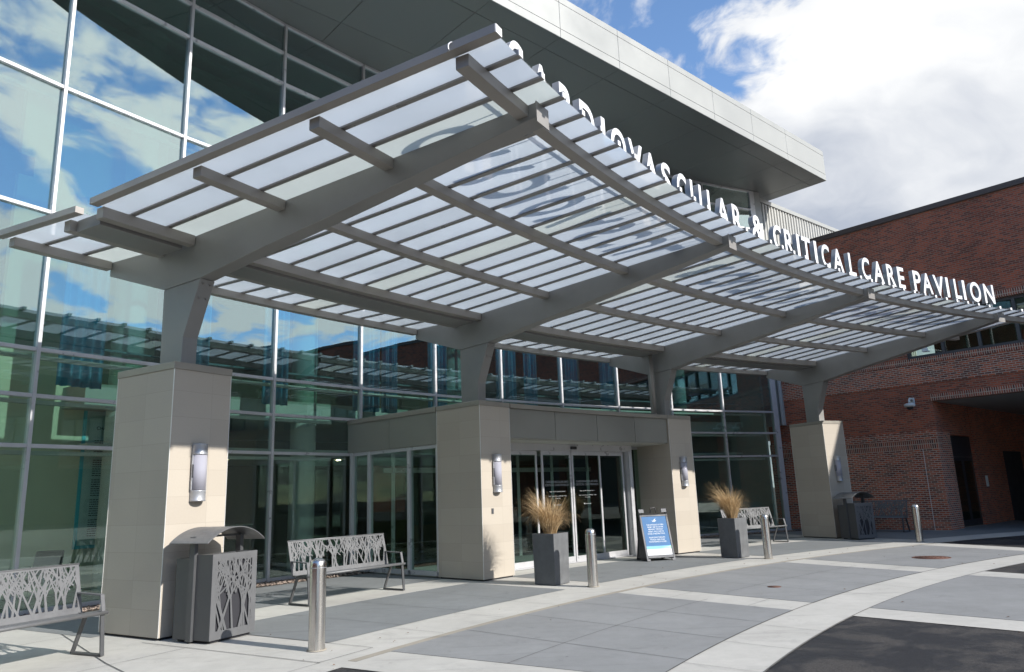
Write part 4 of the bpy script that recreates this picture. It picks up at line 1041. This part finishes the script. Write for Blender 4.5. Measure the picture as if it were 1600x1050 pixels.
bench_lab = ['grey metal bench cut off by the left edge, casting a lacy shadow',
             'grey metal bench between the first pedestal and the entrance doors',
             'grey metal bench behind the farther planter, before the dark glass',
             'grey metal bench against the brick wall, behind the farther bin']
def bench_pose(rf, ang_len): # right front foot position and direction of the length
    d = Vector((math.cos(R_(ang_len)), math.sin(R_(ang_len)), 0)); p = Vector(rf).to_3d() - d*(BL-0.05); return p, R_(ang_len)
poses = [bench_pose((-4.91, 9.08), 64.5), bench_pose((-2.19, 14.34), 52.7), bench_pose((8.05, 22.82), 33.5), bench_pose((12.75, 25.20), -46.5)]
b0 = make_bench(*poses[1], bench_lab[1])
for k in (0, 2, 3):
    c = copy_tree(b0); c.location = poses[k][0]; c.rotation_euler = (0, 0, poses[k][1]); c["label"] = bench_lab[k]

# ------------------------------------------------------------------ litter bins
def make_bin(loc, rz):
    # local: x along the patterned front, y to the back
    W, D, H = 0.74, 0.66, 1.06
    b = root('litter_bin', loc, rz, None, 'litter bin', 'grey twin litter bins with arched roofs')
    m = MB(); m.box(0.012, W-0.012, 0.03, 0.28, 0.03, H-0.04); part('front_body', m, M['inside'], b, 0.004)
    m = branch_panel(W, H-0.03, 9, lambda x, z, d: Vector((x, 0.012-d, 0.03+z)), (0.085, 0.085, 0.10, 0.09), 0.008, 1.35); part('front_panel', m, M['furn'], b)
    for x0, x1 in ((0.0, 0.011), (W-0.011, W)):
        m = MB(); m.box(x0, x1, 0.0121, 0.29, 0.03, H); part('side_panel', m, M['furnd'], b, 0.003)
        m = MB(); m.box(x0, x1, 0.40, D, 0.03, H-0.05); part('side_panel', m, M['furnd'], b, 0.003)
    m = MB(); m.box(0.0111, W-0.0111, 0.41, D-0.013, 0.03, H-0.06); part('rear_body', m, M['inside'], b)
    m = MB(); m.box(0.0, W, D-0.012, D, 0.03, H-0.05); part('rear_panel', m, M['furnd'], b, 0.003)
    m = MB(); m.box(0.0111, W-0.0111, 0.0121, 0.12, H-0.03, H-0.005); m.box(0.0111, W-0.0111, 0.25, 0.29, H-0.03, H-0.005); m.box(0.0111, 0.14, 0.12, 0.25, H-0.03, H-0.005); m.box(W-0.14, W-0.0111, 0.12, 0.25, H-0.03, H-0.005)
    part('top_plate', m, M['furnd'], b)
    m = MB(); m.box(0.0111, W-0.0111, 0.41, 0.47, H-0.08, H-0.055); m.box(0.0111, W-0.0111, 0.58, 0.64, H-0.08, H-0.055); m.box(0.0111, 0.14, 0.47, 0.58, H-0.08, H-0.055); m.box(W-0.14, W-0.0111, 0.47, 0.58, H-0.08, H-0.055)
    part('top_plate', m, M['furnd'], b)
    for x0, x1 in ((-0.035, 0.02), (W-0.02, W+0.035)):
        m = MB(); m.box(x0, x1, 0.293, 0.395, 0.012, H+0.22); part('post', m, M['furnd'], b, 0.006)
    # arched roof
    m = MB(); n = 22; i = 0; x0, x1 = -0.115, W+0.115; cx = (x0+x1)/2; hw = (x1-x0)/2; rise = 0.185; Rr = (hw*hw+rise*rise)/(2*rise); a = math.asin(hw/Rr)
    zc = H+0.145+rise-Rr; outer = []; inner = []
    for k in range(n+1):
        q = -a+2*a*k/n; outer.append((cx+Rr*math.sin(q), zc+Rr*math.cos(q))); inner.append((cx+(Rr-0.012)*math.sin(q), zc+(Rr-0.012)*math.cos(q)))
    for y0, y1 in ((-0.02, D+0.02),):
        i = len(m.v)
        for k in range(n+1): m.v += [Vector((outer[k][0], y0, outer[k][1])), Vector((outer[k][0], y1, outer[k][1])), Vector((inner[k][0], y1, inner[k][1])), Vector((inner[k][0], y0, inner[k][1]))]
        for k in range(n):
            A = i+4*k; B2 = A+4
            for q in range(4):
                q2 = (q+1) % 4; m.f.append((A+q, B2+q, B2+q2, A+q2))
        m.f.append((i, i+1, i+2, i+3)); m.f.append((i+4*n+3, i+4*n+2, i+4*n+1, i+4*n))
    ro = part('arched_roof', m, M['furn'], b, 0.003)
    m = MB(); m.box(-0.01, W+0.01, 0.32, 0.37, H+0.20, H+0.225); part('roof_brace', m, M['furnd'], b)
    m = MB(); m.box(0.05, W-0.05, 0.04, D-0.04, 0.0, 0.029); part('foot', m, M['inside'], b)
    return b
lb = make_bin((-3.86, 9.57, 0), R_(64)); lb["label"] = 'grey litter bin with arched roof standing at the nearest pedestal'
lc = copy_tree(lb); lc.location = (10.07, 22.58, 0); lc.rotation_euler = (0, 0, R_(24)); lc["label"] = 'grey litter bin with arched roof beside the farthest pedestal'

# ------------------------------------------------------------------ bollards
bol_lab = ['brushed steel bollard nearest the camera, in front of the long bench', 'brushed steel bollard beside the nearer planter',
           'brushed steel bollard beside the farther planter', 'brushed steel bollard farthest right, before the brick wall']
bols = []
for k, (x, y) in enumerate(((-2.38, 8.98), (1.30, 13.88), (5.82, 17.93), (11.08, 21.10))):
    if k == 0:
        b = root('bollard', (x, y, 0), 0, None, 'bollard', 'brushed steel bollards along the drive')
        m = MB(); m.lathe([(0.095, 0.006), (0.095, 0.925), (0.090, 0.968), (0.075, 0.998), (0.04, 1.013), (0, 1.016)], seg=40); part('sleeve', m, M['steelb'], b)
        m = MB(); m.lathe([(0.0, 0.007), (0.112, 0.006), (0.112, -0.003)], seg=32); part('base_ring', m, M['tan'], b)
        m = MB(); m.lathe([(0.0955, 0.905), (0.0962, 0.908), (0.0955, 0.911)], seg=40); part('weld_seam', m, M['lampm'], b)
    else:
        b = copy_tree(bols[0]); b.location = (x, y, 0)
    b["label"] = bol_lab[k]; bols.append(b)

# ------------------------------------------------------------------ planters and grasses
plb = None
for k, (x, y, rz) in enumerate(((0.64, 14.19, 53.0), (5.20, 18.24, 39.0))):
    if k == 0:
        p = root('planter', (x, y, 0), R_(rz), 'tall charcoal planter left of the sandwich board, by the doors', 'planter', 'tall charcoal square planters')
        W = 0.50; H = 0.925; q = MB(); i = 0
        m = MB(); wb, wt = 0.0, -0.012
        def ringp(w0, z): return [Vector((w0, w0, z)), Vector((W-w0, w0, z)), Vector((W-w0, W-w0, z)), Vector((w0, W-w0, z))]
        for z, w0 in ((0.0, 0.012), (H, 0.0), (H, 0.035), (H-0.10, 0.035)): m.v += ringp(w0, z)
        for j in range(3):
            for s in range(4): s2 = (s+1) % 4; m.f.append((j*4+s, j*4+s2, j*4+4+s2, j*4+4+s))
        m.f.append((3, 2, 1, 0)); part('box', m, M['plant'], p, 0.006)
        m = MB(); m.box(0.037, W-0.037, 0.037, W-0.037, H-0.2, H-0.05); part('soil', m, M['soil'], p)
        plb = p
    else:
        p = copy_tree(plb); p.location = (x, y, 0); p.rotation_euler = (0, 0, R_(rz)); p["label"] = 'tall charcoal planter farther off, left of the third bollard'
def straw():
    m, nt, out = new_mat("dry_grass")
    at_ = nn(nt, 'ShaderNodeTexCoord'); geo = nn(nt, 'ShaderNodeNewGeometry')
    cr = nn(nt, 'ShaderNodeValToRGB', {0: geo.outputs['Random Per Island']})
    cr.color_ramp.elements[0].color = (0.24, 0.15, 0.065, 1); cr.color_ramp.elements[1].color = (0.68, 0.52, 0.32, 1)
    e = cr.color_ramp.elements.new(0.45); e.color = (0.50, 0.35, 0.18, 1)
    b = nn(nt, 'ShaderNodeBsdfPrincipled', {'Base Color': cr.outputs[0], 'Roughness': 0.6}); t = nn(nt, 'ShaderNodeBsdfTranslucent', {'Color': cr.outputs[0]})
    mx = nn(nt, 'ShaderNodeMixShader', {0: 0.25, 1: b.outputs[0], 2: t.outputs[0]}); nt.links.new(mx.outputs[0], out.inputs[0]); return m
M['straw'] = straw()
def grass(loc, seed, label, lean, n=900, hgt=0.62, spread=1.0):
    r = random.Random(seed); m = MB()
    for k in range(n):
        a = r.uniform(0, 6.283); rad = r.uniform(0.0, 0.11); p = Vector((math.cos(a)*rad, math.sin(a)*rad, 0))
        out = Vector((math.cos(a+r.uniform(-.5, .5)), math.sin(a+r.uniform(-.5, .5)), 0))
        L_ = hgt*r.uniform(0.55, 1.22)*(1.0+0.15*out.dot(lean.normalized()))
        tilt = r.uniform(0.03, 0.36)*spread; curl = r.uniform(0.5, 2.7)*spread
        w0 = r.uniform(0.0024, 0.0046); side = Vector((-out.y, out.x, 0))*1.0
        side = (side + out*r.uniform(-1, 1)).normalized()
        i = len(m.v); ns = 8; ph = r.uniform(-1.5, 1.5)
        cur = p.copy(); ang = tilt
        for s in range(ns+1):
            w = w0*(1-s/ns*0.75); m.v += [cur-side*w, cur+side*w]
            d = out*math.sin(ang) + Vector((0, 0, math.cos(ang))) + lean*(0.28*(s/ns)**1.3) + side*0.10*math.sin(ph+s*0.6)
            cur = cur + d.normalized()*(L_/ns); ang += curl/ns*(0.4+1.5*s/ns)
        for s in range(ns): m.f.append((i+2*s, i+2*s+1, i+2*s+3, i+2*s+2))
    o = part('ornamental_grass', m, M['straw'], None, fix=False); o.location = loc
    meta(o, label, 'grass plant', 'dry ornamental grasses in the planters')
lean = Vector((-0.75, 0.1, 0))
grass((0.64+0.25*(math.cos(R_(53))-math.sin(R_(53))), 14.19+0.25*(math.sin(R_(53))+math.cos(R_(53))), 0.87), 4, 'wide tuft of dry tan grass in the nearer planter, with stray stems hanging left', lean*0.6, 1500, 0.76, 0.98)
grass((5.20+0.25*(math.cos(R_(39))-math.sin(R_(39))), 18.24+0.25*(math.sin(R_(39))+math.cos(R_(39))), 0.87), 8, 'dry tan grass leaning left in the farther planter', lean*1.35, 1300, 0.80, 0.88)

# ------------------------------------------------------------------ sandwich board
sb = root('sandwich_board', (3.03, 18.26, 0), R_(14), 'black folding sandwich board with a blue notice standing by the doors', 'sign board')
SW, SH, SDp = 0.74, 1.12, 0.62
def lean_fn(front):
    if front: return lambda x, z, d: Vector((x, z/SH*SDp*0.5 - d, z*0.98))
    return lambda x, z, d: Vector((x, SDp - z/SH*SDp*0.5 + d, z*0.98))
def lbox(m, fn, x0, x1, z0, z1, d0, d1):
    m.hexa([fn(x0, z0, d1), fn(x1, z0, d1), fn(x1, z0, d0), fn(x0, z0, d0), fn(x0, z1, d1), fn(x1, z1, d1), fn(x1, z1, d0), fn(x0, z1, d0)])
for fr in (True, False):
    fn = lean_fn(fr); m = MB()
    lbox(m, fn, 0.0, 0.045, 0.0, 1.14, -0.03, 0.012); lbox(m, fn, SW-0.045, SW, 0.0, 1.14, -0.03, 0.012)
    lbox(m, fn, 0.045, SW-0.045, 0.07, 0.125, -0.03, 0.010); lbox(m, fn, 0.045, SW-0.045, 1.05, 1.10, -0.03, 0.010)
    lbox(m, fn, 0.001, 0.14, 1.14, 1.23, -0.03, 0.012) if fr else None
    lbox(m, fn, SW-0.14, SW-0.001, 1.14, 1.23, -0.03, 0.012) if fr else None
    lbox(m, fn, 0.0, 0.09, 0.0, 0.05, -0.031, 0.02); lbox(m, fn, SW-0.09, SW, 0.0, 0.05, -0.031, 0.02)
    part('frame', m, M['greyp'] if fr else M['black'], sb, 0.004)
    m = MB(); lbox(m, fn, 0.045, SW-0.045, 0.125, 1.05, -0.012, -0.002); part('panel', m, M['black'], sb)
m = MB(); m.tube([(SW*0.5-0.075, SDp/2-0.02, 1.11), (SW*0.5-0.06, SDp/2-0.01, 1.23), (SW*0.5+0.06, SDp/2-0.01, 1.23), (SW*0.5+0.075, SDp/2-0.02, 1.11)], 0.014, 8); part('handle', m, M['black'], sb)
for x in (0.012, SW-0.022):
    m = MB(); m.hexa([(x,.03,.03),(x+.01,.03,.03),(x+.01,SDp-.03,.03),(x,SDp-.03,.03),(x,SDp/2-.02,1.1),(x+.01,SDp/2-.02,1.1),(x+.01,SDp/2+.02,1.1),(x,SDp/2+.02,1.1)]); part('side_web', m, M['black'], sb)
fn = lean_fn(True)
po = MB(); lbox(po, fn, 0.05, SW-0.05, 0.345, 1.045, -0.0015, 0.002)
pst = part('poster', po, M['blue'], sb)
m = MB(); lbox(m, fn, 0.05, SW-0.05, 0.13, 0.275, -0.0015, 0.002); part('poster_foot', m, M['white'], pst)
m = MB(); lbox(m, fn, 0.05, SW-0.05, 0.275, 0.345, -0.0015, 0.002); part('poster_band', m, M['sky1'], pst)
m = MB(); m.v += [fn(SW-0.30, 0.30, 0.0025), fn(SW-0.052, 0.28, 0.0025), fn(SW-0.052, 0.335, 0.0025)]; m.f.append((0, 1, 2)); part('poster_green', m, M['green'], pst)
def board_text(s, size, zc, bold=0.0004, mat='white'):
    me = text_mesh(s, size, 0.0, bold, 'CENTER', 'lettering', line=1.15)
    me.transform(Matrix.Diagonal((0.84, 1, 1, 1)))
    ang = math.atan2(SDp*0.5, SH*0.98)
    me.transform(Matrix.Translation(fn(SW/2, zc, 0.0032)) @ Matrix.Rotation(R_(90)-ang, 4, 'X'))
    part('lettering', me, M[mat], pst)
board_text("THIS ENTRANCE IS OPEN\nFROM 7 AM TO 5:30 PM,\nMONDAY THROUGH\nFRIDAY ONLY. DUE TO\nCOVID-19 RESTRICTIONS.", 0.047, 0.83)
board_text("PLEASE DRIVE THROUGH\nTHE BLUE LINES WHEN\nTHIS ENTRANCE IS CLOSED.", 0.044, 0.53)
board_text("ChristianaCare", 0.05, 0.185, 0.0002, 'greyp')
m = MB()
def leafshape(cx, cz, L_, w, a):
    pts = []
    for k in range(9):
        u = k/8; pts.append((u*L_, math.sin(u*math.pi)*w))
    pts += [(u*L_, -math.sin(u*math.pi)*w*0.35) for u in (0.75, 0.5, 0.25)]
    i = len(m.v)
    for x, z in pts: m.v.append(fn(cx+x*math.cos(a)-z*math.sin(a), cz+x*math.sin(a)+z*math.cos(a), 0.0033))
    m.f.append(tuple(range(i, i+len(pts))))
leafshape(0.345, 0.918, 0.105, 0.020, R_(48)); leafshape(0.35, 0.912, 0.09, 0.016, R_(24)); leafshape(0.342, 0.915, 0.05, 0.012, R_(125))
part('leaf_logo', m, M['white'], pst, fix=False)

# ------------------------------------------------------------------ iron covers in the drive
for (x, y, rad, lab) in ((9.0, 16.77, 0.38, 'large round rust-brown manhole cover in the grey paving'), (4.25, 12.95, 0.11, 'small round iron valve cover in the grey paving')):
    p = root('manhole_cover' if rad > .2 else 'valve_cover', (x, y, -0.004), 0, lab, 'manhole cover' if rad > .2 else 'valve cover')
    m = MB(); m.lathe([(0, 0.006), (rad*0.88, 0.006), (rad*0.88, 0.0)], seg=40); part('lid', m, M['rust'], p)
    m = MB(); m.lathe([(rad*0.9, 0.0), (rad*0.9, 0.007), (rad, 0.007), (rad*1.01, 0.0)], seg=40); part('ring', m, M['rust'], p)
    if rad > .2:
        m = MB()
        for r_ in (0.25, 0.5, 0.72):
            for k in range(int(30*r_)): a = 2*math.pi*k/int(30*r_); q = Vector((math.cos(a), math.sin(a), 0))*rad*r_; m.box(q.x-.012, q.x+.012, q.y-.012, q.y+.012, 0.006, 0.010)
        part('tread', m, M['rust'], p)

# children of children whose vertices are in world space take their parent's inverse
for o in list(sc.collection.objects):
    if o.parent and o.parent.parent and o.parent.parent in (can, sgn, ves): o.matrix_parent_inverse = Matrix.Identity(4)
print('objects', len(sc.collection.objects), 'panes', npan)
